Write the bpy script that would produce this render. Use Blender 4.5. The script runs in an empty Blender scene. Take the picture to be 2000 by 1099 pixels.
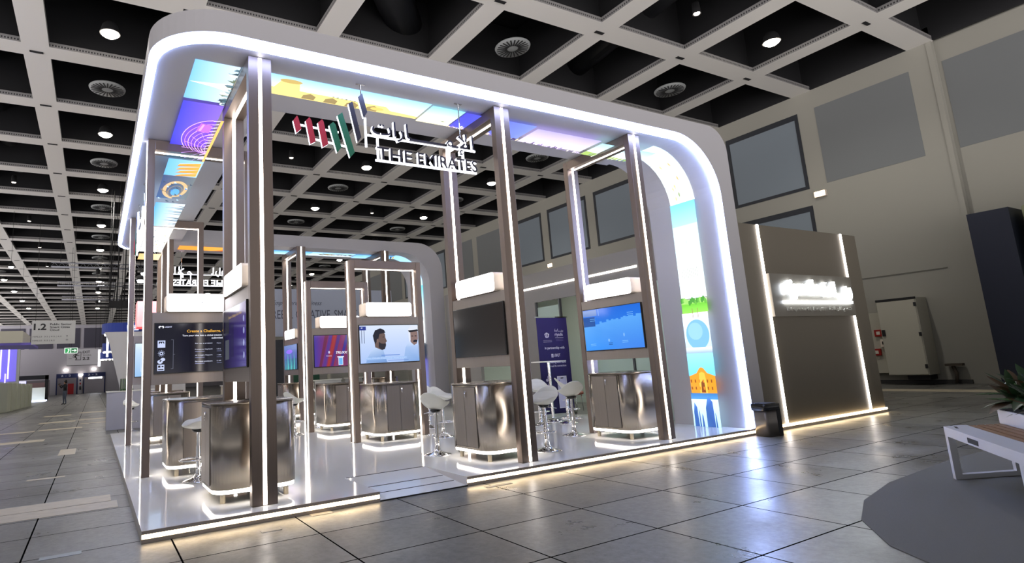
import bpy, bmesh, math, random
from mathutils import Vector, Matrix
random.seed(7)
S = bpy.context.scene
COL = S.collection
PI = math.pi

# ---------------------------------------------------------------- camera
CAM = Vector((-0.3991, -5.8283, 1.386))
YAW, PIT, ROL = 0.5052, 0.1623, -0.055
FPX, PX, PY = 1128.48, 805.23, 529.79
cy_, sy_ = math.cos(YAW), math.sin(YAW); cp_, sp_ = math.cos(PIT), math.sin(PIT)
fw = Vector((sy_*cp_, cy_*cp_, sp_)); r0 = Vector((cy_, -sy_, 0)); u0 = r0.cross(fw)
cr_, sr_ = math.cos(ROL), math.sin(ROL)
rt = cr_*r0 + sr_*u0; up = -sr_*r0 + cr_*u0
cd = bpy.data.cameras.new('camera'); cam = bpy.data.objects.new('camera', cd); COL.objects.link(cam)
cam.matrix_world = Matrix(((rt.x, up.x, -fw.x, CAM.x), (rt.y, up.y, -fw.y, CAM.y), (rt.z, up.z, -fw.z, CAM.z), (0, 0, 0, 1)))
cd.sensor_width = 36.0; cd.lens = FPX/2000*36
cd.shift_x = 0.5 - PX/2000; cd.shift_y = (PY - 549.5)/2000
cd.clip_start = 0.05; cd.clip_end = 400
S.camera = cam
# ---------------------------------------------------------------- world, exposure
W = bpy.data.worlds.new('hall_air'); S.world = W; W.use_nodes = True
bg = W.node_tree.nodes['Background']; bg.inputs[1].default_value = 1.0
# rest of the hall: dark above, glow added below to uplight the ceiling beams
_nt = W.node_tree; _tc = _nt.nodes.new('ShaderNodeTexCoord'); _sp = _nt.nodes.new('ShaderNodeSeparateXYZ'); _rp = _nt.nodes.new('ShaderNodeValToRGB')
_mr = _nt.nodes.new('ShaderNodeMapRange'); _mr.inputs[1].default_value = -1; _mr.inputs[2].default_value = 1
_nt.links.new(_tc.outputs['Generated'], _sp.inputs[0]); _nt.links.new(_sp.outputs['Z'], _mr.inputs[0]); _nt.links.new(_mr.outputs[0], _rp.inputs[0]); _nt.links.new(_rp.outputs[0], bg.inputs[0])
_e = _rp.color_ramp.elements; _e[0].position = .0; _e[0].color = (2.45, 2.33, 2.28, 1); _e[1].position = 1; _e[1].color = (.04, .04, .05, 1)
_a = _e.new(.475); _a.color = (2.45, 2.33, 2.31, 1); _b = _e.new(.51); _b.color = (.30, .30, .31, 1)
S.view_settings.view_transform = 'Standard'; S.view_settings.look = 'None'
S.view_settings.exposure = 0.35; S.view_settings.gamma = 1; S.view_settings.use_curve_mapping = False
S.cycles.use_denoising = True
S.cycles.max_bounces = 7; S.cycles.diffuse_bounces = 3; S.cycles.glossy_bounces = 4; S.cycles.transmission_bounces = 6
S.cycles.sample_clamp_indirect = 6.0
S.cycles.caustics_reflective = False; S.cycles.caustics_refractive = False
# ---------------------------------------------------------------- colour, materials
def lin(c):
    if isinstance(c, str):
        c = tuple(int(c[i:i+2], 16)/255 for i in (0, 2, 4))
    return tuple((v/12.92 if v <= .04045 else ((v+.055)/1.055)**2.4) for v in c[:3]) + (1.0,)
MATS = {}
def pbr(name, col, rough=.5, metal=0.0, bump=0, bscale=40, var=0, vscale=3, spec=None, aniso=0, alpha=1, trans=0, stretch=None, coat=0):
    if name in MATS: return MATS[name]
    m = bpy.data.materials.new(name); m.use_nodes = True; nt = m.node_tree; b = nt.nodes['Principled BSDF']
    b.inputs['Base Color'].default_value = lin(col); b.inputs['Roughness'].default_value = rough; b.inputs['Metallic'].default_value = metal
    if spec is not None: b.inputs['Specular IOR Level'].default_value = spec
    if trans: b.inputs['Transmission Weight'].default_value = trans
    if alpha < 1: b.inputs['Alpha'].default_value = alpha
    if coat: b.inputs['Coat Weight'].default_value = coat; b.inputs['Coat Roughness'].default_value = .03
    tc = nt.nodes.new('ShaderNodeTexCoord'); src = tc.outputs['Object']
    if stretch:
        mp = nt.nodes.new('ShaderNodeMapping'); mp.inputs['Scale'].default_value = stretch
        nt.links.new(src, mp.inputs['Vector']); src = mp.outputs['Vector']
    if var:
        n = nt.nodes.new('ShaderNodeTexNoise'); n.inputs['Scale'].default_value = vscale; n.inputs['Detail'].default_value = 4
        nt.links.new(src, n.inputs['Vector'])
        mx = nt.nodes.new('ShaderNodeMix'); mx.data_type = 'RGBA'
        a = lin(col); mx.inputs[6].default_value = tuple(v*(1-var) for v in a[:3])+(1,); mx.inputs[7].default_value = tuple(min(1, v*(1+var)) for v in a[:3])+(1,)
        nt.links.new(n.outputs['Fac'], mx.inputs[0]); nt.links.new(mx.outputs[2], b.inputs['Base Color'])
    if bump:
        n2 = nt.nodes.new('ShaderNodeTexNoise'); n2.inputs['Scale'].default_value = bscale; n2.inputs['Detail'].default_value = 3
        nt.links.new(src, n2.inputs['Vector'])
        bp = nt.nodes.new('ShaderNodeBump'); bp.inputs['Strength'].default_value = bump; bp.inputs['Distance'].default_value = .01
        nt.links.new(n2.outputs['Fac'], bp.inputs['Height']); nt.links.new(bp.outputs['Normal'], b.inputs['Normal'])
    MATS[name] = m; return m
def emit(name, col, strength, base='ffffff'):
    if name in MATS: return MATS[name]
    m = bpy.data.materials.new(name); m.use_nodes = True; b = m.node_tree.nodes['Principled BSDF']
    b.inputs['Base Color'].default_value = lin(base); b.inputs['Roughness'].default_value = .4
    b.inputs['Emission Color'].default_value = lin(col); b.inputs['Emission Strength'].default_value = strength
    MATS[name] = m; return m
def picture(name, strength, rough=.5, base=0.0):
    """printed or shown picture: the picture's own colours live in the mesh"""
    if name in MATS: return MATS[name]
    m = bpy.data.materials.new(name); m.use_nodes = True; nt = m.node_tree; b = nt.nodes['Principled BSDF']
    at = nt.nodes.new('ShaderNodeAttribute'); at.attribute_name = 'Col'
    if strength > 0:
        nt.links.new(at.outputs['Color'], b.inputs['Emission Color']); b.inputs['Emission Strength'].default_value = strength
        b.inputs['Base Color'].default_value = (base, base, base, 1)
    else: nt.links.new(at.outputs['Color'], b.inputs['Base Color'])
    b.inputs['Roughness'].default_value = rough
    MATS[name] = m; return m

def brushed(name, col, rough, grain):
    m = pbr(name, col, rough=rough, metal=1.0, var=.08, vscale=9, stretch=grain)
    nt = m.node_tree; b = nt.nodes['Principled BSDF']; tg = nt.nodes.new('ShaderNodeTangent'); tg.direction_type = 'RADIAL'; tg.axis = 'Z'
    nt.links.new(tg.outputs[0], b.inputs['Tangent']); b.inputs['Anisotropic'].default_value = .85; b.inputs['Anisotropic Rotation'].default_value = .25
    return m
M_post = brushed('brushed_steel_vertical', '776b63', .36, (9, 9, .12))
M_panel = brushed('brushed_steel_panel', '918881', .40, (9, 9, .12))
M_ctr = brushed('brushed_steel_counter', '9a9288', .25, (9, 9, .10))
M_door = brushed('brushed_steel_door', '8e857c', .42, (9, 9, .12))
M_seam = pbr('dark_seam', '1c1a19', .6)
M_chrome = pbr('chrome', 'e8e8ea', .08, 1.0)
M_white = pbr('canopy_white', 'a9a7ab', .55, bump=.02, bscale=20)
M_gloss = pbr('platform_gloss_white', 'f0f0ea', .07, spec=.4)
M_skirt = pbr('platform_skirt_alu', 'b7aca6', .35, .6)
M_seat = pbr('seat_white_plastic', 'e6e6dd', .28)
M_black = pbr('black_plastic', '0a0a0c', .25)
M_matblack = pbr('matt_black', '121214', .7)
M_led = emit('led_warm_white', 'fff4ea', 9.0)
M_ledc = emit('led_cool_white', 'a6bcff', 36.0)
M_ledf = emit('led_floor_strip', 'ffe2b4', 9.0)
M_box = emit('lightbox_face', 'fbf9ff', 3.5)
M_boxside = pbr('lightbox_side', 'ddd0c2', .5)
M_halo = emit('letter_halo_white', 'eef2ff', 1.5)
M_screen = picture('screen_picture', .8, .12)
M_mural = picture('backlit_fabric', 1.35, .5, .02)
M_print = picture('printed_board', 0, .5)

# ---------------------------------------------------------------- mesh building
class MB:
    def __init__(s): s.v = []; s.f = []; s.m = []; s.smooth = []
    def add(s, vs, fs, mi=0, sm=False):
        n = len(s.v); s.v += [tuple(v) for v in vs]
        for f in fs: s.f.append([i+n for i in f]); s.m.append(mi); s.smooth.append(sm)
        return s
    def box(s, x0, y0, z0, x1, y1, z1, mi=0):
        vs = [(x0,y0,z0),(x1,y0,z0),(x1,y1,z0),(x0,y1,z0),(x0,y0,z1),(x1,y0,z1),(x1,y1,z1),(x0,y1,z1)]
        return s.add(vs, [(0,3,2,1),(4,5,6,7),(0,1,5,4),(1,2,6,5),(2,3,7,6),(3,0,4,7)], mi)
    def prism(s, poly, lo, hi, axis='Z', mi=0, sm=False, caps=True):
        n = len(poly)
        def P(a, b, c):
            return (a, b, c) if axis == 'Z' else ((a, c, b) if axis == 'Y' else (c, a, b))
        vs = [P(a, b, lo) for a, b in poly] + [P(a, b, hi) for a, b in poly]
        k = len(s.v)
        s.add(vs, [(i, (i+1) % n, n+(i+1) % n, n+i) for i in range(n)], mi, sm)
        if caps:
            s.f.append([k+i for i in reversed(range(n))]); s.m.append(mi); s.smooth.append(False)
            s.f.append([k+n+i for i in range(n)]); s.m.append(mi); s.smooth.append(False)
        return s
    def lathe(s, prof, c=(0,0,0), seg=24, mi=0, sm=True):
        vs = []; fs = []; n = len(prof)
        for k in range(seg):
            a = 2*PI*k/seg
            for r, z in prof: vs.append((c[0]+r*math.cos(a), c[1]+r*math.sin(a), c[2]+z))
        for k in range(seg):
            for i in range(n-1):
                a = k*n+i; b = ((k+1) % seg)*n+i
                fs.append((a, b, b+1, a+1))
        return s.add(vs, fs, mi, sm)
    def tube(s, pts, r, seg=8, mi=0, closed=False, cap=True):
        pts = [Vector(p) for p in pts]; n = len(pts); rings = []
        up0 = None
        for i, p in enumerate(pts):
            if closed: t = (pts[(i+1) % n]-pts[i-1])
            else: t = pts[min(i+1, n-1)]-pts[max(i-1, 0)]
            t.normalize()
            if up0 is None:
                a = Vector((0, 0, 1)) if abs(t.z) < .9 else Vector((1, 0, 0))
                up0 = (a - t*a.dot(t)).normalized()
            else: up0 = (up0 - t*up0.dot(t)).normalized()
            sd = t.cross(up0); rr = r[i] if isinstance(r, (list, tuple)) else r
            rings.append([p+rr*(math.cos(2*PI*k/seg)*up0+math.sin(2*PI*k/seg)*sd) for k in range(seg)])
        vs = [v for rg in rings for v in rg]; fs = []
        for i in range(n if closed else n-1):
            for k in range(seg):
                a = i*seg+k; b = i*seg+(k+1) % seg; j = (i+1) % n
                fs.append((a, b, j*seg+(k+1) % seg, j*seg+k))
        base = len(s.v); s.add(vs, fs, mi, seg > 4)
        if cap and not closed:
            s.f.append([base+k for k in reversed(range(seg))]); s.m.append(mi); s.smooth.append(False)
            s.f.append([base+(n-1)*seg+k for k in range(seg)]); s.m.append(mi); s.smooth.append(False)
        return s
    def xf(s, M, start=0):
        for i in range(start, len(s.v)): s.v[i] = tuple(M @ Vector(s.v[i]))
        return s
    def build(s, name, mats, parent=None, bevel=0, recalc=True, **props):
        me = bpy.data.meshes.new(name); me.from_pydata(s.v, [], s.f)
        if not isinstance(mats, (list, tuple)): mats = [mats]
        for m in mats: me.materials.append(m)
        for p, mi, sm in zip(me.polygons, s.m, s.smooth): p.material_index = mi; p.use_smooth = sm
        if recalc:
            bm = bmesh.new(); bm.from_mesh(me); bmesh.ops.recalc_face_normals(bm, faces=bm.faces); bm.to_mesh(me); bm.free()
        o = bpy.data.objects.new(name, me); COL.objects.link(o)
        if parent is not None: o.parent = parent
        if bevel:
            b = o.modifiers.new('bevel', 'BEVEL'); b.width = bevel; b.segments = 2; b.limit_method = 'ANGLE'
        for k, v in props.items(): o[k] = v
        return o
def thing(name, label, cat, loc=(0,0,0), rz=0, group=None):
    o = bpy.data.objects.new(name, None); COL.objects.link(o); o.location = loc; o.rotation_euler = (0, 0, rz)
    o['label'] = label; o['category'] = cat; o.empty_display_size = .1
    if group: o['group'] = group
    return o
def tag(o, label, cat, group=None):
    o['label'] = label; o['category'] = cat
    if group: o['group'] = group
    return o
def struct(o): o['kind'] = 'structure'; return o
def dup(root, loc, rz, label, group=None):
    def cp(o, par):
        c = o.copy(); COL.objects.link(c); c.parent = par
        for ch in list(o.children): cp(ch, c)
        return c
    r = cp(root, None); r.location = loc; r.rotation_euler = (0, 0, rz); r['label'] = label
    if group: r['group'] = group
    return r

_tc = {}
def glyphs(txt, bold=0.0, shear=0.0):
    """flat lettering as (verts, faces), baseline at 0, size 1"""
    k = (txt, bold, shear)
    if k in _tc: return _tc[k]
    c = bpy.data.curves.new('t', 'FONT'); c.body = txt; c.offset = bold; c.shear = shear; c.resolution_u = 3
    o = bpy.data.objects.new('t', c); COL.objects.link(o)
    dg = bpy.context.evaluated_depsgraph_get(); dg.update()
    me = o.evaluated_get(dg).to_mesh()
    vs = [(v.co.x, v.co.y) for v in me.vertices]; fs = [tuple(p.vertices) for p in me.polygons]
    o.evaluated_get(dg).to_mesh_clear(); bpy.data.objects.remove(o); bpy.data.curves.remove(c)
    _tc[k] = (vs, fs); return _tc[k]
def fit_glyphs(txt, x0, y0, w, h, bold=0.0, shear=0.0):
    vs, fs = glyphs(txt, bold, shear)
    xa = min(v[0] for v in vs); xb = max(v[0] for v in vs); ya = min(v[1] for v in vs); yb = max(v[1] for v in vs)
    return [(x0+(x-xa)/(xb-xa)*w, y0+(y-ya)/(yb-ya)*h) for x, y in vs], fs
def letters3d(txt, x0, z0, w, h, y0, y1, mb, mface, mside, bold=0.02, capy=None):
    """solid letters facing -Y between y0 (front) and y1"""
    vs, fs = fit_glyphs(txt, x0, z0, w, h, bold)
    edges = {}
    for f in fs:
        for i in range(len(f)):
            a, b = f[i], f[(i+1) % len(f)]; edges[(a, b)] = edges.get((a, b), 0)+1
    side = [(a, b) for a, b in edges if (b, a) not in edges]
    n = len(vs); V = [(x, y0, z) for x, z in vs]+[(x, y1, z) for x, z in vs]
    mb.add(V, [tuple(f) for f in fs], mface)
    base = len(mb.v)-2*n
    for f in fs: mb.f.append([base+n+i for i in reversed(f)]); mb.m.append(mside); mb.smooth.append(False)
    for a, b in side: mb.f.append([base+a, base+b, base+n+b, base+n+a]); mb.m.append(mside); mb.smooth.append(False)

class Pic:
    """a picture made of coloured shapes in its own u,v metres; each later shape lies a hair in front"""
    def __init__(s): s.items = []
    def poly(s, pts, col):
        cols = [lin(c) for c in col] if isinstance(col, list) else [lin(col)]*len(pts)
        s.items.append((pts, [tuple(range(len(pts)))], cols)); return s
    def rect(s, u0, v0, u1, v1, col, col2=None):
        if col2 is None: return s.poly([(u0,v0),(u1,v0),(u1,v1),(u0,v1)], col)
        return s.poly([(u0,v0),(u1,v0),(u1,v1),(u0,v1)], [col, col, col2, col2])
    def hrect(s, u0, v0, u1, v1, col, col2):
        return s.poly([(u0,v0),(u1,v0),(u1,v1),(u0,v1)], [col, col2, col2, col])
    def disc(s, u, v, ru, rv, col, n=24, a0=0, a1=2*PI):
        return s.poly([(u+ru*math.cos(a0+(a1-a0)*k/n), v+rv*math.sin(a0+(a1-a0)*k/n)) for k in range(n if a1-a0 > 6 else n+1)], col)
    def text(s, t, u, v, w, h, col, bold=0.0, shear=0.0):
        vs, fs = fit_glyphs(t, u, v, w, h, bold, shear); s.items.append((vs, fs, [lin(col)]*len(vs))); return s
    def build(s, name, mat, org, U, V, parent=None, step=.0012, fn=None, **props):
        """org + u*U + v*V ; normal U x V ; fn(u,v,d)->point overrides the plane"""
        N = None
        if fn is None:
            U = Vector(U); V = Vector(V); N = U.cross(V).normalized(); org = Vector(org)
        vs = []; fs = []; cs = []
        for L, (pts, faces, cols) in enumerate(s.items):
            b = len(vs)
            for (u, v), c in zip(pts, cols):
                vs.append(fn(u, v, L*step) if fn else tuple(org+u*U+v*V+N*(L*step)))
                cs.append(c)
            fs += [tuple(i+b for i in f) for f in faces]
        me = bpy.data.meshes.new(name); me.from_pydata(vs, [], fs); me.materials.append(mat)
        ca = me.color_attributes.new('Col', 'FLOAT_COLOR', 'POINT')
        flat = [x for c in cs for x in c]; ca.data.foreach_set('color', flat)
        o = bpy.data.objects.new(name, me); COL.objects.link(o)
        if parent is not None: o.parent = parent
        for k, v in props.items(): o[k] = v
        return o
def arc(cx, cz, r, a0, a1, n=10):
    return [(cx+r*math.cos(a0+(a1-a0)*i/n), cz+r*math.sin(a0+(a1-a0)*i/n)) for i in range(n+1)]

# ================================================================= THE HALL
def floor_material():
    m = bpy.data.materials.new('hall_floor_slabs'); m.use_nodes = True; nt = m.node_tree; b = nt.nodes['Principled BSDF']
    N = nt.nodes.new; L = nt.links.new
    tc = N('ShaderNodeTexCoord'); mp = N('ShaderNodeMapping'); mp.inputs['Location'].default_value = (-.24+1.12*20, -.10+.84*20, 0)
    L(tc.outputs['Object'], mp.inputs['Vector'])
    br = N('ShaderNodeTexBrick'); br.offset = 0; br.squash = 1
    br.inputs['Scale'].default_value = 1; br.inputs['Brick Width'].default_value = 1.12; br.inputs['Row Height'].default_value = .84
    br.inputs['Mortar Size'].default_value = .008; br.inputs['Mortar Smooth'].default_value = .2; br.inputs['Bias'].default_value = 0
    br.inputs['Color1'].default_value = lin('5d5d5a'); br.inputs['Color2'].default_value = lin('777772'); br.inputs['Mortar'].default_value = lin('0a0a0a')
    L(mp.outputs['Vector'], br.inputs['Vector'])
    n1 = N('ShaderNodeTexNoise'); n1.inputs['Scale'].default_value = 1.3; n1.inputs['Detail'].default_value = 8; n1.inputs['Roughness'].default_value = .65
    L(tc.outputs['Object'], n1.inputs['Vector'])
    r1 = N('ShaderNodeMapRange'); r1.inputs[1].default_value = .3; r1.inputs[2].default_value = .7; r1.inputs[3].default_value = .72; r1.inputs[4].default_value = 1.25
    L(n1.outputs['Fac'], r1.inputs[0])
    mul = N('ShaderNodeMix'); mul.data_type = 'RGBA'; mul.blend_type = 'MULTIPLY'; mul.inputs[0].default_value = 1
    L(br.outputs['Color'], mul.inputs[6]); L(r1.outputs[0], mul.inputs[7])
    nf = N('ShaderNodeTexNoise'); nf.inputs['Scale'].default_value = 14; nf.inputs['Detail'].default_value = 9; nf.inputs['Roughness'].default_value = .75; L(tc.outputs['Object'], nf.inputs['Vector'])
    rf = N('ShaderNodeMapRange'); rf.inputs[1].default_value = .35; rf.inputs[2].default_value = .65; rf.inputs[3].default_value = .70; rf.inputs[4].default_value = 1.22; L(nf.outputs['Fac'], rf.inputs[0])
    mul2 = N('ShaderNodeMix'); mul2.data_type = 'RGBA'; mul2.blend_type = 'MULTIPLY'; mul2.inputs[0].default_value = 1; L(mul.outputs[2], mul2.inputs[6]); L(rf.outputs[0], mul2.inputs[7]); mul = mul2
    # scuffed glue and paper remains
    n2 = N('ShaderNodeTexNoise'); n2.inputs['Scale'].default_value = 6; n2.inputs['Detail'].default_value = 10; n2.inputs['Roughness'].default_value = .8
    mp2 = N('ShaderNodeMapping'); mp2.inputs['Scale'].default_value = (.7, 2.2, 1); L(tc.outputs['Object'], mp2.inputs['Vector']); L(mp2.outputs['Vector'], n2.inputs['Vector'])
    n3 = N('ShaderNodeTexNoise'); n3.inputs['Scale'].default_value = .55; L(tc.outputs['Object'], n3.inputs['Vector'])
    ad = N('ShaderNodeMath'); ad.operation = 'MULTIPLY_ADD'; ad.inputs[1].default_value = .35; L(n3.outputs['Fac'], ad.inputs[0]); L(n2.outputs['Fac'], ad.inputs[2])
    r2 = N('ShaderNodeMapRange'); r2.inputs[1].default_value = .795; r2.inputs[2].default_value = .87; L(ad.outputs[0], r2.inputs[0])
    mx = N('ShaderNodeMix'); mx.data_type = 'RGBA'; mx.inputs[7].default_value = lin('a89f8c')
    ms = N('ShaderNodeMath'); ms.operation = 'MULTIPLY'; ms.inputs[1].default_value = .55; L(r2.outputs[0], ms.inputs[0])
    L(ms.outputs[0], mx.inputs[0]); L(mul.outputs[2], mx.inputs[6]); L(mx.outputs[2], b.inputs['Base Color'])
    r3 = N('ShaderNodeMapRange'); r3.inputs[1].default_value = .3; r3.inputs[2].default_value = .7; r3.inputs[3].default_value = .24; r3.inputs[4].default_value = .44
    L(n1.outputs['Fac'], r3.inputs[0]); ra = N('ShaderNodeMath'); ra.operation = 'ADD'; L(r3.outputs[0], ra.inputs[0]); L(br.outputs['Fac'], ra.inputs[1]); L(ra.outputs[0], b.inputs['Roughness'])
    sp = N('ShaderNodeMapRange'); sp.inputs[3].default_value = .35; sp.inputs[4].default_value = .0; L(br.outputs['Fac'], sp.inputs[0]); L(sp.outputs[0], b.inputs['Specular IOR Level'])
    bp = N('ShaderNodeBump'); bp.inputs['Strength'].default_value = .12; bp.inputs['Distance'].default_value = .01
    L(n2.outputs['Fac'], bp.inputs['Height']); L(bp.outputs['Normal'], b.inputs['Normal'])
    return m
fl = struct(MB().add([(-16,-9,0),(23,-9,0),(23,106,0),(-16,106,0)], [(0,1,2,3)]).build('floor', floor_material()))
M_tape = pbr('old_tape_beige', 'b3a993', .5, var=.2, vscale=8)
M_tape2 = pbr('old_tape_grey', '8f9698', .45, var=.15, vscale=8)
tp = [(-1.35,2.3,-.18,2.75,0),(-1.35,1.85,-.12,2.28,0),(-.75,.02,-.45,.12,1),(-1.25,4.9,-.75,5.05,0),(-1.0,8.2,-.7,9.4,0),(.95,-.38,1.13,-.3,0),(1.5,-.12,1.72,-.02,0),
      (-2.9,12.2,-1.5,12.9,0),(-3.2,16.2,-2.0,16.7,0),(-1.9,16.4,-.7,16.9,0),(-2.2,20.5,-1.0,21.3,0),(-.9,21.0,.3,21.6,0),(-.8,18.4,.1,18.8,0),(-2.4,26,-1.3,27.0,0),(-1.0,27.3,.1,28.3,0),
      (3.5,-.25,3.85,-.17,0),(18.75,-.6,19.6,7,0)]
for x0, y0, x1, y1, k in tp:
    MB().box(x0, y0, .0003, x1, y1, .0025).build('tape_strip', M_tape2 if k else M_tape, fl)
tag(MB().prism([(3.95,-4.6),(4.1,-4.1),(4.4,-3.66),(4.94,-3.25),(5.6,-2.98),(6.5,-2.80),(8.2,-2.7),(12,-2.8),(14,-5.5),(14,-8.9),(3.95,-8.9)], .0005, .006).build('carpet', pbr('grey_carpet', '72726d', .9, bump=.5, bscale=300, var=.15, vscale=150)),
    'flat grey carpet lying under the white bench at the lower right', 'carpet')

M_wall = pbr('wall_white', '9a988f', .85, bump=.03, bscale=8)
M_wpanel = pbr('wall_acoustic_panel', '76797a', .9, bump=.1, bscale=60)
M_wframe = pbr('window_frame_dark', '20242c', .5)
M_blind = pbr('window_blind_grey', '7d8790', .8, bump=.05, bscale=80)
wr = MB(); wr.box(22.03, .86, 0, 22.6, 106, 12.5)
wr.box(22.22, -9, 0, 22.6, .86, 12.5)
wr.box(22.0, .80, 0, 22.3, .93, 10.9)
struct(wr.build('wall_right', M_wall))
struct(MB().box(21.995, 1.45, .0, 22.03, 13, .12).build('baseboard_right', pbr('baseboard_dark', '3a3a38', .6)))
struct(MB().box(22.0, 1.5, 3.435, 22.03, 12.0, 3.45).build('trim_1', pbr('panel_joint', '77756c', .8)))
ct = [4.61+3.53*k for k in range(-4, 20)]
def wall_panel(y0, y1, z0=6.95, z1=9.75, X=22.03):
    struct(MB().box(X-.012, y0, z0, X+.01, y1, z1).build('trim_2', M_wpanel))
nwin = [0]
def window(y0, y1, z0, z1, X=22.03):
    nwin[0] += 1
    f = MB(); t = .11
    f.box(X-.03, y0, z0, X+.02, y1, z0+t); f.box(X-.03, y0, z1-t*1.8, X+.02, y1, z1)
    f.box(X-.03, y0, z0+t, X+.02, y0+t, z1-t*1.8); f.box(X-.03, y1-t*1.2, z0+t, X+.02, y1, z1-t*1.8)
    o = struct(f.build('window_%d' % nwin[0], M_wframe))
    MB().box(X-.012, y0+t, z0+t, X+.005, y1-t*1.2, z1-t*1.8).build('blind', M_blind, o)
wall_panel(1.475, 4.26); wall_panel(-1.5, .70, X=22.22); wall_panel(-5, -1.9, X=22.22)
window(4.84, 7.62, 6.9, 9.75); window(4.84, 7.62, 3.6, 6.28)
for k in range(1, 19):
    c = 4.61+3.53*(k+1)
    if k in (4, 5, 8, 9, 12, 13): wall_panel(c+.28, c+3.25)
    else: window(c+.28, c+3.25, 6.9, 9.75)
# the ledge that runs below the windows
struct(MB().box(21.93, 7.7, 6.33, 22.03, 106, 6.86).build('trim_3', M_wall))
M_farwall = pbr('far_wall_white', 'c4c1cc', .8)
YW = 97.0
wb = MB(); wb.box(-16, YW, 3.1, 23, YW+.6, 12.4); wb.box(-16, YW, 0, -9.5, YW+.6, 3.1); wb.box(-6.2, YW, 0, -5.42, YW+.6, 3.1); wb.box(-2.62, YW, 0, -1.88, YW+.6, 3.1); wb.box(1.1, YW, 0, 23, YW+.6, 3.1)
wb.box(-9.5, YW, 2.3, -6.2, YW+.6, 3.1)
struct(wb.build('wall_back', M_farwall))
for k in range(-4, 7):
    nwin[0] += 1; x0 = -2.0+3.53*k
    o = struct(MB().box(x0, YW-.1, 6.9, x0+3.0, YW+.02, 9.95).build('window_%d' % nwin[0], pbr('far_window_glass', '4c4a5c', .4)))
M_navy = pbr('door_header_navy', '1f2a5e', .5)
for i, (x0, x1) in enumerate(((-5.42, -2.62), (-1.88, 1.1))):
    d = MB(); d.box(x0, YW-.05, 2.45, x1, YW+.2, 3.1); d.box(x0, YW-.1, 0, x0+.16, YW+.3, 2.5); d.box(x1-.16, YW-.1, 0, x1, YW+.3, 2.5)
    o = struct(d.build('door_%d' % (i+1), M_navy))
    p = Pic(); p.text('2 - 2', 0, 0, 1.3, .26, 'dfe6ff'); p.build('header_sign', M_print, (x0+.6, YW-.06, 2.68), (1,0,0), (0,0,1), o)
# the next hall seen through the doors
struct(MB().box(-11, 104, 0, 4, 104.2, 4).build('wall_beyond', pbr('beyond_wall', '8d8888', .8)))
tag(MB().box(-4.0, 100.5, 0, -3.2, 101.2, 1.6).build('reception_counter', pbr('booth_red', 'c01c22', .4)), 'small red counter seen through the far left doorway', 'counter')
tag(MB().box(-1.2, 100, 2.2, .7, 100.3, 2.45).box(-.4, 100.1, 2.45, -.36, 100.14, 3.98).build('strip_lamp', emit('tube_white', 'f4f6ff', 5)), 'long white strip lamp inside the right far doorway', 'lamp')
tag(MB().box(-9.2, 99.5, 0, -6.5, 99.8, 2.0).build('booth_wall', pbr('far_pink', 'c9a9a4', .6)), 'pinkish white booth wall beyond the wide far left opening', 'booth wall')
for x in (-4.2, -.5):
    MBx = MB().box(x-.3, YW-.4, 3.55, x+.3, YW, 3.72)
    tag(MBx.build('emergency_lamp', emit('emergency_glow', 'fff6e8', 5)), 'small white lamp over the %s far doorway' % ('left' if x < -2 else 'right'), 'lamp')

# ceiling: white coffer grid under a dark deck
M_beam = pbr('coffer_white', 'e4e1dc', .6, bump=.02, bscale=4)
M_web = pbr('coffer_web_dark', '17171a', .8)
def perf(axis):
    m = bpy.data.materials.new('perforated_strip_'+axis); m.use_nodes = True; nt = m.node_tree; b = nt.nodes['Principled BSDF']
    tc = nt.nodes.new('ShaderNodeTexCoord'); sp = nt.nodes.new('ShaderNodeSeparateXYZ'); nt.links.new(tc.outputs['Object'], sp.inputs[0])
    def fr(out, sc, off, th):
        a = nt.nodes.new('ShaderNodeMath'); a.operation = 'MULTIPLY_ADD'; a.inputs[1].default_value = sc; a.inputs[2].default_value = off; nt.links.new(out, a.inputs[0])
        f = nt.nodes.new('ShaderNodeMath'); f.operation = 'FRACT'; nt.links.new(a.outputs[0], f.inputs[0])
        g = nt.nodes.new('ShaderNodeMath'); g.operation = 'GREATER_THAN'; g.inputs[1].default_value = th; nt.links.new(f.outputs[0], g.inputs[0]); return g.outputs[0]
    a = fr(sp.outputs[axis], 14.0, 0, .5); c = fr(sp.outputs['Z'], 8.0, -10.43*8.0+.3, .62)
    mu = nt.nodes.new('ShaderNodeMath'); mu.operation = 'MULTIPLY'; nt.links.new(a, mu.inputs[0]); nt.links.new(c, mu.inputs[1])
    mx = nt.nodes.new('ShaderNodeMix'); mx.data_type = 'RGBA'; mx.inputs[6].default_value = lin('858382'); mx.inputs[7].default_value = lin('222224')
    nt.links.new(mu.outputs[0], mx.inputs[0]); nt.links.new(mx.outputs[2], b.inputs['Base Color']); b.inputs['Roughness'].default_value = .7
    return m
ZB = 10.43
gx = [-2.06+3.49*k for k in range(-4, 7)]; gy = [4.61+3.53*k for k in range(-3, 27)]
co = MB()
def beam(cx0, cy0, cx1, cy1, side):
    z1 = ZB+.15
    vs = [(cx0,cy0,ZB),(cx1,cy0,ZB),(cx1,cy1,ZB),(cx0,cy1,ZB),(cx0,cy0,z1),(cx1,cy0,z1),(cx1,cy1,z1),(cx0,cy1,z1)]
    co.add(vs, [(0,3,2,1)], 0); co.add(vs, [(4,5,6,7)], 3)
    co.add(vs, [(0,1,5,4),(2,3,7,6)], 1 if side == 'X' else 3); co.add(vs, [(1,2,6,5),(3,0,4,7)], 2 if side == 'Y' else 3)
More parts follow.
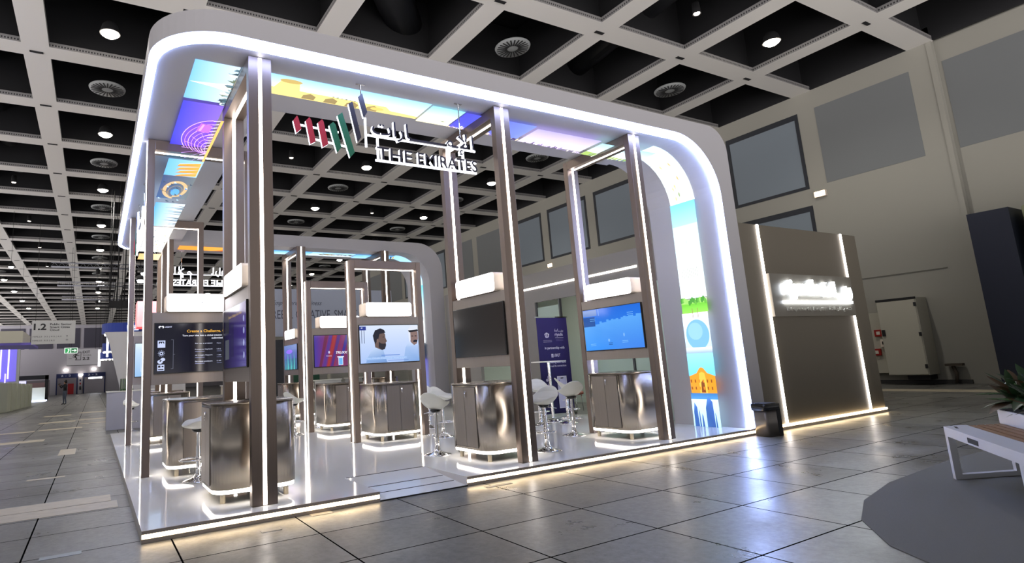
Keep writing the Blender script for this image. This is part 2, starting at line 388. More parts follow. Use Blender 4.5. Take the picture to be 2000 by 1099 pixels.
for x in gx:
    for i in range(len(gy)-1): beam(x-.32, gy[i]+.33, x+.32, gy[i+1]-.33, 'Y')
    co.box(x-.12, gy[0], ZB+.155, x+.12, gy[-1], 12.4, 3)
for y in gy:
    for i in range(len(gx)-1): beam(gx[i]+.32, y-.33, gx[i+1]-.32, y+.33, 'X')
    co.box(gx[0], y-.12, ZB+.155, 22.3, y+.12, 12.4, 3)
    beam(gx[-2+1]+.32, y-.33, 22.1, y+.33, 'X') if gx[-1]+.4 < 22 else None
    for x in gx:
        co.box(x-.32, y-.33, ZB, x+.32, y+.33, ZB+.15, 0)
        co.box(x-.16, y+.02, ZB-.012, x+.16, y+.12, ZB-.001, 3)
struct(co.build('trim_4', [M_beam, perf('X'), perf('Y'), M_web]))
struct(MB().box(22.0, -9, 10.44, 22.1, 104, 12.5).build('void_dark_sheet', M_web))  # dark sheet over the upper wall; its black stands in for shade above beams
struct(MB().box(-17, -9, 12.5, 23, 106, 12.7).build('ceiling', pbr('ceiling_deck_dark', '101114', .9)))
M_duct = pbr('duct_dark_grey', '2c2d31', .5, .3)
for i, (pts, r, lab) in enumerate((([(4,4.0,11.7),(8.6,9.5,11.7)], .55, 'wide dark round air duct in the coffer above the canopy front'),
                      ([(2.9,-3,11.6),(2.9,22,11.6)], .3, 'slim dark air duct running front to back above the ceiling grid'),
                      ([(12.9,-2,11.8),(14.6,9,11.8)], .5, 'dark round air duct slanting above the grid toward the right wall'),
                      ([(-3.8,-2,11.7),(-3.8,40,11.7)], .35, 'dark air duct above the leftmost ceiling bays'))):
    tag(MB().tube(pts, r, 16).build('air_duct', M_duct), lab, 'duct')
# lamps and air diffusers in the coffers
M_lamp = emit('hall_lamp_glow', 'fff3e0', 40); M_dim = emit('dim_lamp_glow', 'fff0e0', 5)
def lamp(kind):
    r = thing('ceiling_lamp' if kind else 'ceiling_spotlight', '', 'ceiling lamp')
    if kind:
        MB().lathe([(.0,.30),(.12,.30),(.19,.22),(.24,.02),(.245,0)], seg=20).build('housing', M_matblack, r)
        MB().lathe([(0,-.10),(.12,-.085),(.20,-.03),(.22,0),(0,.02)], seg=20).build('lens', M_lamp, r)
    else:
        MB().lathe([(.0,.32),(.09,.32),(.11,0)], seg=16).build('housing', M_matblack, r)
        MB().lathe([(0,-.02),(.07,-.01),(.085,.02),(0,.02)], seg=16).build('lens', M_dim, r)
    return r
def diffuser():
    r = thing('air_diffuser', '', 'air vent')
    m = MB(); m.lathe([(0,.0),(.50,.0),(.52,.05),(.50,.07)], seg=32); m.build('disc', pbr('diffuser_grey', '8b8e8e', .6), r)
    s = MB()
    for k in range(24):
        a = 2*PI*k/24; st = len(s.v); s.box(.16, -.018, -.012, .46, .018, 0); s.xf(Matrix.Rotation(a, 4, 'Z'), st)
    s.build('vane', pbr('diffuser_slot', '1b1c1e', .7), r, kind='stuff')
    return r
bx = {k: -.31+3.485*k for k in range(-4, 6)}
ordn = ['nearest', 'second', 'third', 'fourth', 'fifth', 'sixth', 'seventh', 'eighth', 'ninth', 'tenth', 'eleventh', 'twelfth']
LP = {1: lamp(1), 0: lamp(0)}; DF = diffuser(); used = {0: 0, 1: 0, 2: 0}
rowname = {0: 'over the walkway left of the canopy', 3: 'over the back of the stand', 5: 'along the right wall', -2: 'far over on the left', 2: 'between the canopy arms', 4: 'one bay in from the right wall', -1: 'one bay left of the walkway row', 1: 'over the left half of the canopy', -3: 'near the left wall'}
def place(kind, k, row, n, lab, grp):
    y = 2.85+3.53*row; loc = (bx[k], y, 10.36 if kind != 2 else 10.45)
    proto = DF if kind == 2 else LP[kind]
    if not used[kind]: proto.location = loc; proto['label'] = lab; proto['group'] = grp; used[kind] = 1; return proto
    return dup(proto, loc, 0, lab, grp)
for k in (0, 3, 5, -2):
    n = 0
    for row in range(0, 22, 2):
        if (k == 0 and row < 2) or (k == 3 and row < 4) or (k == -2 and row < 10): continue
        place(1, k, row, n, 'bright round ceiling lamp %s, %s one from the front' % (rowname[k], ordn[n]), 'bright lamps in the ceiling bays'); n += 1
    n = 0
    for row in range(1, 14, 2):
        if (k == 0 and row < 3) or (k == -2 and row < 11) or (k == 3 and row in (3,)): continue
        place(2, k, row, n, 'round slotted air diffuser %s, %s one from the front' % (rowname[k], ordn[n]), 'round diffusers in the ceiling bays'); n += 1
for k, rows in ((4, (0, 6)), (2, (4, 8)), (-1, (4, 6, 8, 10, 12)), (-3, (12, 14))):
    for n, row in enumerate(rows):
        place(0, k, row, n, 'small dim ceiling spotlight %s, %s one from the front' % (rowname[k], ordn[n]), 'small spotlights in the ceiling bays')
# light of the hall lamps
def spot(x, y, z, e, ang=150, col=(1, .93, .82), par=None, tgt=None, size=.2):
    l = bpy.data.lights.new('lamp_light', 'SPOT'); l.energy = e; l.spot_size = math.radians(ang); l.spot_blend = .6; l.color = col; l.shadow_soft_size = size
    o = bpy.data.objects.new('lamp_light', l); COL.objects.link(o); o.location = (x, y, z)
    if tgt: o.rotation_euler = (Vector(tgt)-Vector((x, y, z))).to_track_quat('-Z', 'Y').to_euler()
    if par: o.parent = par
    return o
for k, rows, e_ in ((0, (2, 4, 6, 8, 12, 16, 20), 520), (3, (4, 6, 8), 400), (5, (0, 4, 8), 420), (-2, (10, 14, 18), 800)):
    for row in rows: spot(bx[k], 2.85+3.53*row, 10.2, e_, 150, (1, .95, .9))
# wall mounted emergency lamps on the right wall
for y, z, l in ((4.50, 6.61, 'below the dark framed window'), (18.5, 6.55, 'on the ledge seen between the metal towers')):
    t = thing('wall_lamp', 'small glowing rectangular lamp on the right wall %s' % l, 'lamp', (22.0, y, z))
    MB().box(-.09, -.19, -.11, 0.03, .19, .11).build('housing', M_boxside, t, bevel=.01)
    MB().box(-.11, -.16, -.085, -.08, .16, .085).build('diffuser', emit('wall_lamp_glow', 'ffdfb8', 9), t, bevel=.01)

# electrical cabinet on the right wall
M_cab = pbr('cabinet_grey_beige', 'b2afa0', .5)
t = thing('electrical_cabinet', 'tall grey metal cabinet hung on the right wall beside the small alarm boxes', 'cabinet', (22.0, 2.15, .3))
MB().box(-.72, 0, 0, 0, 1.02, 2.33).build('body', M_cab, t, bevel=.01)
MB().box(-.745, .02, .02, -.72, 1.0, 2.26).build('door', M_cab, t, bevel=.006)
MB().box(-.75, 0, 2.27, -.70, 1.02, 2.34).build('top_rail', M_matblack, t)
for z in (.2, 1.15, 2.05): MB().box(-.77, .0, z, -.74, .06, z+.12).build('hinge', M_matblack, t)
MB().box(-.78, .90, 1.2, -.74, .98, 1.4).build('handle', M_matblack, t)
MB().box(-.6, .05, -.14, -.1, .6, 0).build('cable_tray', M_matblack, t)
t = thing('junction_box', 'low wide grey box on the right wall behind the alarm buttons', 'electrical box', (22.0, 3.19, .35))
MB().box(-.25, 0, 0, 0, .75, 1.92).build('body', M_cab, t, bevel=.01)
for y, z, l in ((3.42, 1.62, 'upper'), (3.55, 1.02, 'lower')):
    t = thing('fire_alarm_button', '%s red fire alarm button on the grey box by the cabinet' % l, 'alarm button', (21.72, y, z))
    MB().box(-.05, -.11, -.11, .03, .11, .11).build('case', pbr('alarm_red', '9c1c16', .4), t, bevel=.01)
    MB().box(-.055, -.05, -.05, -.05, .05, .05).build('glass_plate', pbr('alarm_plate', 'd9d4c8', .3), t)
t = thing('key_switch', 'small pale switch box between the red alarm buttons and the cabinet', 'switch', (21.72, 3.33, 1.30))
MB().box(-.05, -.08, -.12, .04, .08, .12).build('case', M_boxside, t, bevel=.01); MB().box(-.055, -.03, -.05, -.05, .03, .05).build('slot', M_matblack, t)
tag(MB().tube([(21.9,1.78,.03),(21.9,1.74,.3),(21.9,1.8,.55)], .045, 8).box(21.8,1.55,.53,21.98,1.95,.6).build('wall_bracket', pbr('rust_dark', '4a4237', .8)), 'short dark pipe bracket at the foot of the right wall', 'bracket')
# dark navy booth wall at the right edge
t = thing('booth_tower', 'tall dark navy booth block standing at the right edge of the hall', 'booth', (20.0, -3.0, 0))
MB().box(0, 2.42, 0, 1.5, 3.24, 4.58).build('front_block', pbr('booth_navy', '10172b', .55), t)
MB().lathe([(0,0),(1.25,0),(1.25,4.58),(0,4.58)], c=(.8,1.1,0), seg=40).build('round_block', pbr('booth_olive', '9c9f80', .5), t)

# ================================================================= THE STAND
WX, DY = 9.31, 11.35; H = .103
# ---- platform with ramp
t = thing('stand_platform', 'glossy white raised platform carrying the metal towers and counters', 'platform')
def poly_box(poly, z0, z1): return MB().prism(poly, z0, z1)
poly_box([(0,0),(2.28,0),(2.28,.98),(3.39,.98),(3.39,0),(WX,0),(WX,DY),(0,DY)], 0.0, H-.004).build('base', pbr('platform_edge_white', 'd8d3cf', .4), t)
poly_box([(0,0),(2.28,0),(2.28,.98),(3.39,.98),(3.39,0),(WX,0),(WX,DY),(0,DY)], H-.004, H).build('deck', M_gloss, t)
for a, b in ((0, 2.28), (3.39, WX)):
    MB().box(a, -.016, .001, b, 0, .034).build('skirt', M_skirt, t); MB().box(a, -.016, .072, b, 0, H).build('skirt', M_skirt, t)
    MB().box(a+.004, -.012, .036, b-.004, -.001, .070).build('led_strip', M_ledf, t)
rp = MB(); rp.add([(2.28,.0,.004),(3.39,.0,.004),(3.39,.98,H-.001),(2.28,.98,H-.001),(2.28,0,.0),(3.39,0,.0)], [(0,1,2,3),(4,5,1,0)])
ramp = rp.build('ramp', M_gloss, t)
for y in (.25, .5, .97):
    z = .004+(H-.005)*y/.98; MB().box(2.30, y, z-.004, 3.37, y+.014, z+.0035).build('ramp_joint', M_seam, ramp)
MB().box(2.28, -.014, 0, 3.39, 0, .012).build('ramp_lip', M_seam, ramp)

# ---- canopy: C-shaped in plan, two legs on the right
cn = thing('exhibition_canopy', 'white rounded canopy arch with glowing cool white edge and picture panels', 'canopy')
Z0, Z1 = 4.905, 5.245; NT = .085
def rounded_outline(o):      # outer line of the slab at inset o, from front right to back right
    R = .78-o; pts = [(7.94, o)]
    pts += [(a, b) for a, b in arc(.03+o+R, o+R, R, -PI/2, -PI, 12)]
    pts += [(a, b) for a, b in arc(.03+o+R, DY-o-R, R, PI, PI/2, 12)]
    pts += [(7.94, DY-o)]
    return pts
hole = [(7.94, 9.85), (1.47, 9.85), (1.47, 1.48), (7.94, 1.48)]
def slab(mb, o, za, zb): mb.prism(rounded_outline(o)+hole, za, zb)
sh = MB(); slab(sh, 0, Z0+NT, Z1); slab(sh, NT, Z0, Z0+NT)
def leg_poly(din, Ro, xo=WX):      # (x,z) outline of a corner with its leg; din pushes the inner face outward
    RI = .94+din; cx, cz = 7.94, Z0-.94
    inner = arc(cx, cz, RI, PI/2, 0, 14)
    outer = arc(xo-Ro, Z1-Ro, Ro, 0, PI/2, 10)
    return inner+[(cx+RI, H)]+[(xo, H)]+outer+[(7.94, Z1)]
sh.prism(leg_poly(NT, .45), 0, NT, 'Y'); sh.prism(leg_poly(0, .45), NT, 1.42, 'Y')
sh.prism(leg_poly(0, .85, 9.38), 9.85, DY, 'Y')
sh.build('shell', M_white, cn)
# glowing profile: along the front leg, front edge, round the left side to the back
led = [(8.83+.045, .045, z) for z in (H, 1.2, 2.4, Z0-.94)]
led += [(x, .045, z) for x, z in arc(7.94, Z0-.94, .94, 0, PI/2, 16)][1:]
led = [(x, y, z) for x, y, z in led]
o_ = .045
R = .78-o_
pl = [(x, y, Z0+.012) for x, y in [(6, o_), (4, o_), (2, o_)]+arc(.03+o_+R, o_+R, R, -PI/2, -PI, 14)+[(.03+o_, 3), (.03+o_, 6)]+arc(.03+o_+R, DY-o_-R, R, PI, PI/2, 14)[:8]]
led_pts = [(x+.012 if i < 4 else x, y, z) for i, (x, y, z) in enumerate(led)] + pl
MB().tube(led_pts, .034, 10).build('edge_light', M_ledc, cn)
# ---- lit picture panels of the canopy
MU, MV = .485, .99
def soffit_front(u, v, d): return (u, MU+.5*v, Z0-.004-d)           # u=x, v across
def soffit_left(u, v, d): return (MU+.5*v, u, Z0-.004-d)
SKY, SKY2 = '9cc8f2', 'e2f0f6'
def palm(p, u, v, h, vertical_u=False):
    for k in range(7):
        a = PI*k/6
        p.poly([(u-.01, v), (u+.01, v), (u+h*math.cos(a), v+h*.8*math.sin(a))], '44603a')
def skyline(p, u0, u1, base, hmax, cols, n, up=1):
    w = (u1-u0)/n
    for k in range(n):
        h = hmax*random.uniform(.25, 1); c = random.choice(cols); a = u0+k*w
        p.poly([(a, base), (a+w*.7, base), (a+w*.7, base+up*h), (a+w*.35, base+up*(h+.03)), (a, base+up*h)], c)
p = Pic()      # front soffit: v=0 is the street side edge, the ground of each picture is at v=1
p.rect(1.0, 0, 3.55, 1, '8fc8ee', 'f4f7ee')
p.poly([(1.0,1),(1.0,.62),(1.45,.62),(1.5,.2),(1.72,.2),(1.78,.62),(3.0,.62),(3.1,.8),(3.55,.86),(3.55,1)], 'efd67c')
for k in range(4): p.poly([(1.85+k*.3, .97), (1.85+k*.3, .78), (1.93+k*.3, .66), (2.02+k*.3, .78), (2.02+k*.3, .97)], '8c7848')
p.disc(1.61, .2, .14, .1, 'b69c55'); p.disc(2.9, .8, .1, .09, 'd9b860')
for k in range(8): p.poly([(2.2+.06*k, .6), (2.24+.06*k, .6), (2.23+.06*k, .53+random.random()*.05)], '5d5a45')
p.rect(3.56, 0, 4.1, 1, '7fd0ee', 'f6efc0'); palm(p, 3.95, .8, -.12); p.poly([(3.56,1),(3.56,.9),(4.1,.93),(4.1,1)], 'f3e9c0')
p.hrect(4.11, 0, 5.4, 1, '3d3ccf', '6f83ee'); skyline(p, 4.11, 5.4, 1.0, -.22, ['f4ecff', '8d7bd6', '3b2f72', 'ffe3c0'], 30)
p.rect(5.41, 0, 6.75, 1, 'a79cf4', 'e6d6fa'); skyline(p, 5.41, 6.75, 1.0, -.2, ['fff2ff', '8c7bb0', '5d4f7c', 'd6c6f0'], 30)
p.rect(6.76, 0, 8.05, 1, '9ed8f4', 'f0f6e6'); p.poly([(6.76,1),(6.76,.7),(7.2,.8),(8.05,.84),(8.05,1)], '9bb85c')
for k in range(26):
    a = random.uniform(6.85, 8.0); h = random.uniform(.2, .55); p.poly([(a, .95), (a+.025, .95), (a+.03, .95-h)], random.choice(['4f6f5a', '3f62a0', 'f2f4e4', '73856a']))
p.build('lit_picture', M_mural, None, None, None, cn, fn=lambda u, v, d: soffit_front(u, v, d+.001), label='backlit skyline picture strip under the front canopy arm')
# the curve and the leg (arc length s -> position), v across depth .43 -> .93
p = Pic()
A = .94*PI/2; LL = Z0-.94-H
def on_leg(s, v, d):
    r = .94-.004-d; y = .93-.5*v
    if s < A:
        a = PI/2-s/.94; return (7.94+r*math.cos(a), y, Z0-.94+r*math.sin(a))
    return (7.94+r, y, Z0-.94-(s-A))
def seg(s0, s1, c0, c1, n=8):
    for k in range(n):
        ca, cb = lin(c0), lin(c1); t0, t1 = k/n, (k+1)/n
        f = lambda t: tuple(((ca[i]*(1-t)+cb[i]*t)) for i in range(3))
        p.items.append(([(s0+(s1-s0)*t0, 0), (s0+(s1-s0)*t1, 0), (s0+(s1-s0)*t1, 1), (s0+(s1-s0)*t0, 1)], [(0,1,2,3)], [f(t0)+(1,), f(t1)+(1,), f(t1)+(1,), f(t0)+(1,)]))
zs = lambda z: A+(Z0-.94-z)
seg(0, A*.95, 'cfe9f4', 'e9eef0'); 
for k in range(14): s = random.uniform(.55, A*.85); v = random.uniform(.2, .8); p.poly([(s, v), (s+.05, v+.03), (s+.12, v+.01), (s+.06, v-.04)], random.choice(['c9b37a', 'd8c48e', '8aa06a', 'f4ecd2']))
seg(A*.95, zs(3.62), '6ec6f0', 'a4dcf4'); seg(zs(3.62), zs(2.30), 'c4e4f2', 'e2eef0')
# white domed palace
p.poly([(zs(2.62), .12), (zs(2.95), .12), (zs(2.95), .88), (zs(2.62), .88)], 'ffffff')
p.poly([(zs(2.95), .28), (zs(3.1), .30), (zs(3.22), .38), (zs(3.3), .5), (zs(3.22), .62), (zs(3.1), .70), (zs(2.95), .72)], 'f4f8f4')
p.poly([(zs(3.28), .49), (zs(3.4), .5), (zs(3.28), .51)], 'a8b0a8')
for k in range(9): p.rect(zs(2.84), .17+k*.075, zs(2.66), .19+k*.075, '98a49e')
seg(zs(2.28), zs(2.20), 'd4e6b0', '7cc242', 2); seg(zs(2.20), zs(2.04), '62b82e', '86d24a', 2)
for k in range(16): v = k/16; p.disc(zs(2.24+random.uniform(-.03,.04)), v+.03, .05, .05, random.choice(['3c8a28', '5aa636', '8cc860']), 8)
seg(zs(2.04), zs(1.95), 'f2f4f4', 'e6f0fa', 2)
for v in (.42, .62): p.rect(zs(2.12), v, zs(1.93), v+.02, '8a6a4a')
seg(zs(1.95), zs(1.40), 'cfe4f8', 'b8d8f4', 2); p.disc(zs(1.66), .52, .26, .44, '6fa8d8', 32); p.disc(zs(1.72), .45, .15, .28, '86b8e0', 24)
seg(zs(1.44), zs(1.34), 'dce4ea', '8aa6c4', 2); seg(zs(1.34), zs(.95), '8fdcf8', '64c4f0')
p.poly([(zs(.95), .02), (zs(1.0), .3), (zs(1.08), .42), (zs(1.1), .5), (zs(1.08), .58), (zs(1.0), .7), (zs(.95), .98), (zs(.66), .98), (zs(.66), .02)], 'e08c1e')
p.poly([(zs(.84), .36), (zs(1.0), .40), (zs(1.02), .5), (zs(1.0), .60), (zs(.84), .64), (zs(.66), .64), (zs(.66), .36)], 'f0b040'); p.poly([(zs(.67), .42), (zs(.84), .44), (zs(.88), .5), (zs(.84), .56), (zs(.67), .58)], '7a3c0c')
for k in range(6):
    for j in range(2): v = .06+k*.05+(.58 if k > 2 else 0) if False else .05+k*.155; p.rect(zs(.72+j*.12), v, zs(.77+j*.12), v+.05, '8e4a10' if k not in (2, 3) else 'c87818')
seg(zs(.66), zs(.56), '2f6fae', '4a8ed0', 2); seg(zs(.56), zs(.104), 'c8e6f8', 'a8d4f0')
for v0, v1, h in ((.05, .22, .40), (.24, .30, .30), (.34, .42, .22), (.52, .82, .52), (.84, .9, .25)):
    p.poly([(zs(.104), v0), (zs(.104+h*.6), v0+.01), (zs(.104+h), (v0+v1)/2-.02), (zs(.104+h*.8), v1-.02), (zs(.104), v1)], ['2c5a9e', '2c5a9e', '4e84d8', '3460b4', '234a94'])
p.build('lit_picture', M_mural, None, None, None, cn, fn=on_leg, label='backlit landmark picture strip down the inside of the right leg')
# left soffit strip, u = y (distance back), ground edge at v=1 (towards the opening)
p = Pic()
p.rect(.5, 0, 1.5, 1, '6fb2ee', 'c2dcf2')
p.poly([(1.03, .02), (.99, .6), (.94, 1), (1.16, 1), (1.09, .6)], 'f2efe6')
for k in range(26): a = random.uniform(.52, 1.48); p.poly([(a, 1), (a, 1-random.uniform(.05, .24)), (a+.05, 1-random.uniform(.05, .2)), (a+.05, 1)], random.choice(['4e6b78', '8fa6ad', 'e6ece8', '2f4650', '62705a']))
p.rect(1.51, 0, 3.1, 1, '3434c4', '7a5ce0')
def ringarc(p, u, v, ru, rv, w, a0, a1, col, n=18):
    for k in range(n):
        a, b = a0+(a1-a0)*k/n, a0+(a1-a0)*(k+1)/n
        p.poly([(u+ru*math.cos(a), v+rv*math.sin(a)), (u+ru*math.cos(b), v+rv*math.sin(b)), (u+(ru-w)*math.cos(b), v+(rv-w)*math.sin(b)), (u+(ru-w)*math.cos(a), v+(rv-w)*math.sin(a))], col)
p.disc(2.65, 1.0, .62, .72, '6c3ed0', 24, PI, 2*PI)
for k in range(8): ringarc(p, 2.65, 1.0, .66-.075*k, .76-.088*k, .02, PI, 2*PI, ['e8b4ff', 'c486ff'][k % 2])
for k in range(9):
    a = PI+PI*(k+.5)/9; p.poly([(2.65, 1.0), (2.65+.66*math.cos(a), 1+.76*math.sin(a)), (2.665+.66*math.cos(a), 1+.76*math.sin(a))], 'd8a0ff')
p.poly([(1.72,.5),(2.0,.44),(2.02,.78),(1.76,.8)], 'b060e0'); p.poly([(1.75,.55),(1.97,.5),(1.97,.56),(1.76,.6)], 'e89af4')
for k in range(14): p.poly([(1.55+k*.11, .93), (1.6+k*.11, .78), (1.615+k*.11, .78), (1.58+k*.11, .93)], 'e8ccff')
p.rect(1.51, .93, 3.1, 1, 'f0b860')
p.rect(3.11, 0, 3.9, 1, '59a8e6', '9cc8e8')
for k in range(4): p.poly([(3.2+k*.16, .96), (3.3+k*.16, .35+.05*k), (3.42+k*.16, .3), (3.36+k*.16, .96)], ['e8a23c', 'f2bc58', 'b8742a', 'e8a23c'])
p.rect(3.91, 0, 5.2, 1, '1d3f72', '5f6a70')
ringarc(p, 4.6, .5, .5, .40, .12, 0, 2*PI, 'c9a676', 24); ringarc(p, 4.6, .5, .34, .24, .03, 0, 2*PI, '8a7a66', 24); p.disc(4.6, .5, .2, .14, '4c98cc', 20)
for k in range(22): a = random.uniform(3.95, 5.1); v = random.uniform(0, .95); p.poly([(a, v), (a+.1, v+.02), (a+.08, v+.1)], random.choice(['2a74c0', '17304c', 'b6d2e6', '7a6a52']))
p.rect(5.21, 0, 7.0, 1, '3c9ae0', 'dff0f8')
for k in range(20): a = random.uniform(5.3, 6.9); p.poly([(a, 1), (a, .5+random.uniform(-.2, .3)), (a+.06, 1)], random.choice(['eef2f2', '6b7e86', '2d4c66']))
p.rect(7.01, 0, 9.6, 1, 'ecf4f4', 'f2f0e6'); 
for k in range(40): a = random.uniform(7.1, 9.5); v = random.uniform(.3, .95); p.poly([(a, v), (a+.12, v), (a+.1, v+.06)], random.choice(['8ea09a', 'c8b46a', 'b0c0c4', '4d6c7c']))
p.rect(9.61, 0, 10.4, 1, 'e0b070', 'f4d8a0')
p.build('lit_picture', M_mural, None, None, None, cn, fn=lambda u, v, d: soffit_left(u, v, d+.001), label='backlit landmark picture strip under the left canopy arm')
# back arm strip + its leg
p = Pic()
p.hrect(1.5, 0, 3.6, 1, 'f08a1e', 'f0a848'); p.poly([(2.4,1),(2.9,.5),(3.6,.75),(3.6,1)], 'c04e18')
p.rect(3.61, 0, 5.2, 1, '4aa0ee', 'b8dcf6'); p.rect(5.21, 0, 6.6, 1, '8cc0f0', 'cfe4f2')
for k in range(16): a = random.uniform(5.3, 6.5); p.poly([(a, .3), (a+.2, .35), (a+.16, .6)], random.choice(['4c4a30', '6a6238', '8a7c4a', '2f3a2a']))
p.rect(6.61, 0, 7.94, 1, '5fb0f4', '9ccaf2')
for k in range(7): a = random.uniform(7.2, 7.9); p.poly([(a, .1), (a+.08, .1), (a+.2, .9)], random.choice(['2c2a20', 'c8a040', '6a5c34']))
p.build('lit_picture', M_mural, None, None, None, cn, fn=lambda u, v, d: (u, 10.36+.5*v, Z0-.005-d), label='backlit picture strip under the back canopy arm')
p = Pic()
def on_leg2(s, v, d): x, y, z = on_leg(s, v, d); return (x, y+9.85, z)
seg(0, A, '8cc4f2', 'b8def6'); seg(A, zs(2.9), '5fd0f4', 'e8f8fa'); seg(zs(2.9), zs(2.1), 'f4f8f8', 'dde4ea')
for k in range(30): z = random.uniform(2.1, 3.0); v = random.uniform(.05, .9); p.rect(zs(z), v, zs(z-.07), v+.06, random.choice(['7f9aa8', 'b0c4cc', '3e5e7a']))
seg(zs(2.1), zs(1.6), '2a4050', '1c2c44', 2); seg(zs(1.6), zs(.11), '7f7af0', 'b0c8f4')
p.build('lit_picture', M_mural, None, None, None, cn, fn=on_leg2, label='backlit picture strip down the inside of the back leg')
# ---- towers
def pic_none(u, v): return None
def tower(label, x, y, rot, HT, pic, group='brushed steel display towers of the stand', mark=None):
    """local frame: thickness along +X (0-.256), length along +Y (0-1.5), the screen looks to -X"""
    t = thing('display_tower', label, 'display tower', (x, y, 0), rot, group)
    T, L, B, TB = .256, 1.5, .10, .15
    for y0 in (0, L-B):
        MB().box(0, y0, H, T, y0+B, HT).build('post', M_post, t, bevel=.004)
    MB().box(0, B, HT-TB, T, L-B, HT).build('top_beam', M_post, t, bevel=.004)
    a, b = T/2-.019, T/2+.019
    for y0, y1, z0, z1 in ((-.006, .004, H+.01, HT-.01), (L-.004, L+.006, H+.01, HT-.01), (B-.004, B+.006, H+.01, 1.32), (B-.004, B+.006, 2.33, HT-TB),
                           (L-B-.006, L-B+.004, H+.01, 1.32), (L-B-.006, L-B+.004, 2.33, HT-TB)):
        MB().box(a, y0, z0, b, y1, z1).build('led_strip', M_led, t)
    MB().box(a, B+.006, HT-TB-.006, b, L-B-.006, HT-TB+.004).build('led_strip', M_led, t)
    # screen housing with the set in front
    MB().box(.006, B, 1.32, T-.006, L-B, 2.33).build('screen_housing', M_panel, t, bevel=.003)
    tv = MB().box(-.014, .125+.005, 1.468, .02, 1.375-.005, 2.182).build('television', M_black, t, bevel=.004)
    pic.build('screen_image', M_screen, (-.0155, 1.36, 1.482), (0, -1, 0), (0, 0, 1), tv, step=.0004)
    # light box on top of the housing
    def rr(y0, y1, z0, z1, r, n=5):
        return arc(y1-r, z1-r, r, 0, PI/2, n)+arc(y0+r, z1-r, r, PI/2, PI, n)+arc(y0+r, z0+r, r, PI, 1.5*PI, n)+arc(y1-r, z0+r, r, 1.5*PI, 2*PI, n)
    lb = MB().prism(rr(.26, 1.22, 2.334, 2.60, .045), -.03, T+.03, 'X').build('light_box', M_boxside, t)
    MB().prism(rr(.265, 1.215, 2.339, 2.595, .042), -.036, -.0305, 'X').build('lit_face', M_box, lb)
    MB().prism(rr(.265, 1.215, 2.339, 2.595, .042), T+.0305, T+.036, 'X').build('lit_face', M_box, lb)
    if mark:
        q = Pic().text(mark, 0, 0, .05, .05, '9a9aa0', .02); q.build('light_box_mark', M_print, (-.038, .76, 2.44), (0,-1,0), (0,0,1), lb)
    return t
SW, SH = 1.22, .686
def scr(*args):
    p = Pic()
    if len(args) == 1: p.rect(0, 0, SW, SH, args[0])
    elif len(args) == 2: p.rect(0, 0, SW, SH, *args)
    else: p.hrect(0, 0, SW, SH, args[0], args[2]); 
    return p
# 1 front left, looking left: dark purple menu
p = scr('16132e'); p.hrect(0, 0, SW, SH, '0c0c1c', '3c2c78')
p.rect(.12, .40, .34, .62, '2a2a34'); p.rect(.12, .10, .34, .33, '4c5058'); p.rect(.40, .12, .6, .5, '241d48')
p.text('Create a Challenge. Get it made.', .30, .56, .72, .045, 'b89a50')
for k in range(4): p.disc(1.12, .12+.13*k, .03, .035, '9aa0d0', 12)
tower('display tower at the front left corner, its screen turned left and purple', 1.0, .203, 0, 4.9, p)
# 2 left front, looking to the front: Create a Challenge
p = scr('0a0b1e')
p.disc(.065, .64, .022, .018, 'f4f4ff', 14); p.disc(.10, .64, .018, .018, 'f4f4ff', 14); p.disc(.08, .63, .02, .012, '0a0b1e', 12); p.text('AGNT', .13, .63, .09, .022, 'd8dcff', .02)
p.text('Create a Challenge. Get it solved', .42, .545, .80, .052, 'f0b444', .02)
p.text('Turn your idea into a global mission - and earn support', .36, .495, .84, .03, 'eef0ff', .02)
p.text('submission.', .76, .46, .22, .026, 'eef0ff', .02)
IC = 'cdd8ff'
p.rect(.035, .35, .135, .45, IC); p.rect(.05, .40, .12, .435, '0a0b1e'); p.poly([(.055,.40),(.07,.425),(.085,.405),(.1,.43),(.118,.40)], IC)
p.disc(.085, .27, .024, .024, IC, 16); p.disc(.085, .27, .012, .012, '0a0b1e', 12)
for k in range(12):
    a = 2*PI*k/12; c, s = math.cos(a), math.sin(a); p.poly([(.085+.032*c-.004*s, .27+.032*s+.004*c), (.085+.05*c, .27+.05*s), (.085+.032*c+.004*s, .27+.032*s-.004*c)], IC)
p.disc(.07, .155, .035, .028, IC, 16); p.disc(.105, .185, .03, .024, IC, 16); p.disc(.08, .165, .018, .014, '0a0b1e', 12); p.poly([(.06,.14),(.12,.2),(.13,.19),(.07,.13)], IC)
p.rect(.035, .03, .125, .115, IC); p.rect(.045, .075, .075, .105, '0a0b1e'); p.rect(.09, .08, .115, .1, '0a0b1e'); p.rect(.045, .04, .115, .055, '0a0b1e')
p.rect(.235, .05, .242, .46, '5d6070'); p.rect(.21, .455, .242, .462, '5d6070'); p.rect(.21, .05, .242, .057, '5d6070'); p.rect(.242, .25, .262, .256, '5d6070')
for k, (a, b) in enumerate((('Set up a project', 'Open'), ('Promote your blog launch', '9.9 K'), ('AI Insight Report', '+ 240'), ('Get trained contributors', '12 000'))):
    p.text(a, .53, .385-.085*k, .24, .02, 'dfe4ff', .01); p.text(b, .83, .385-.085*k, .06, .016, 'c4c8e8', .01)
    if k: p.rect(.53, .362-.085*k, .66, .368-.085*k, '8f96c8'); p.rect(.83, .362-.085*k, .9, .366-.085*k, '8f96c8')
p.text('Leaders', .98, .385, .1, .018, 'dfe4ff'); p.rect(.96, .30, 1.15, .306, 'cfd4f4')
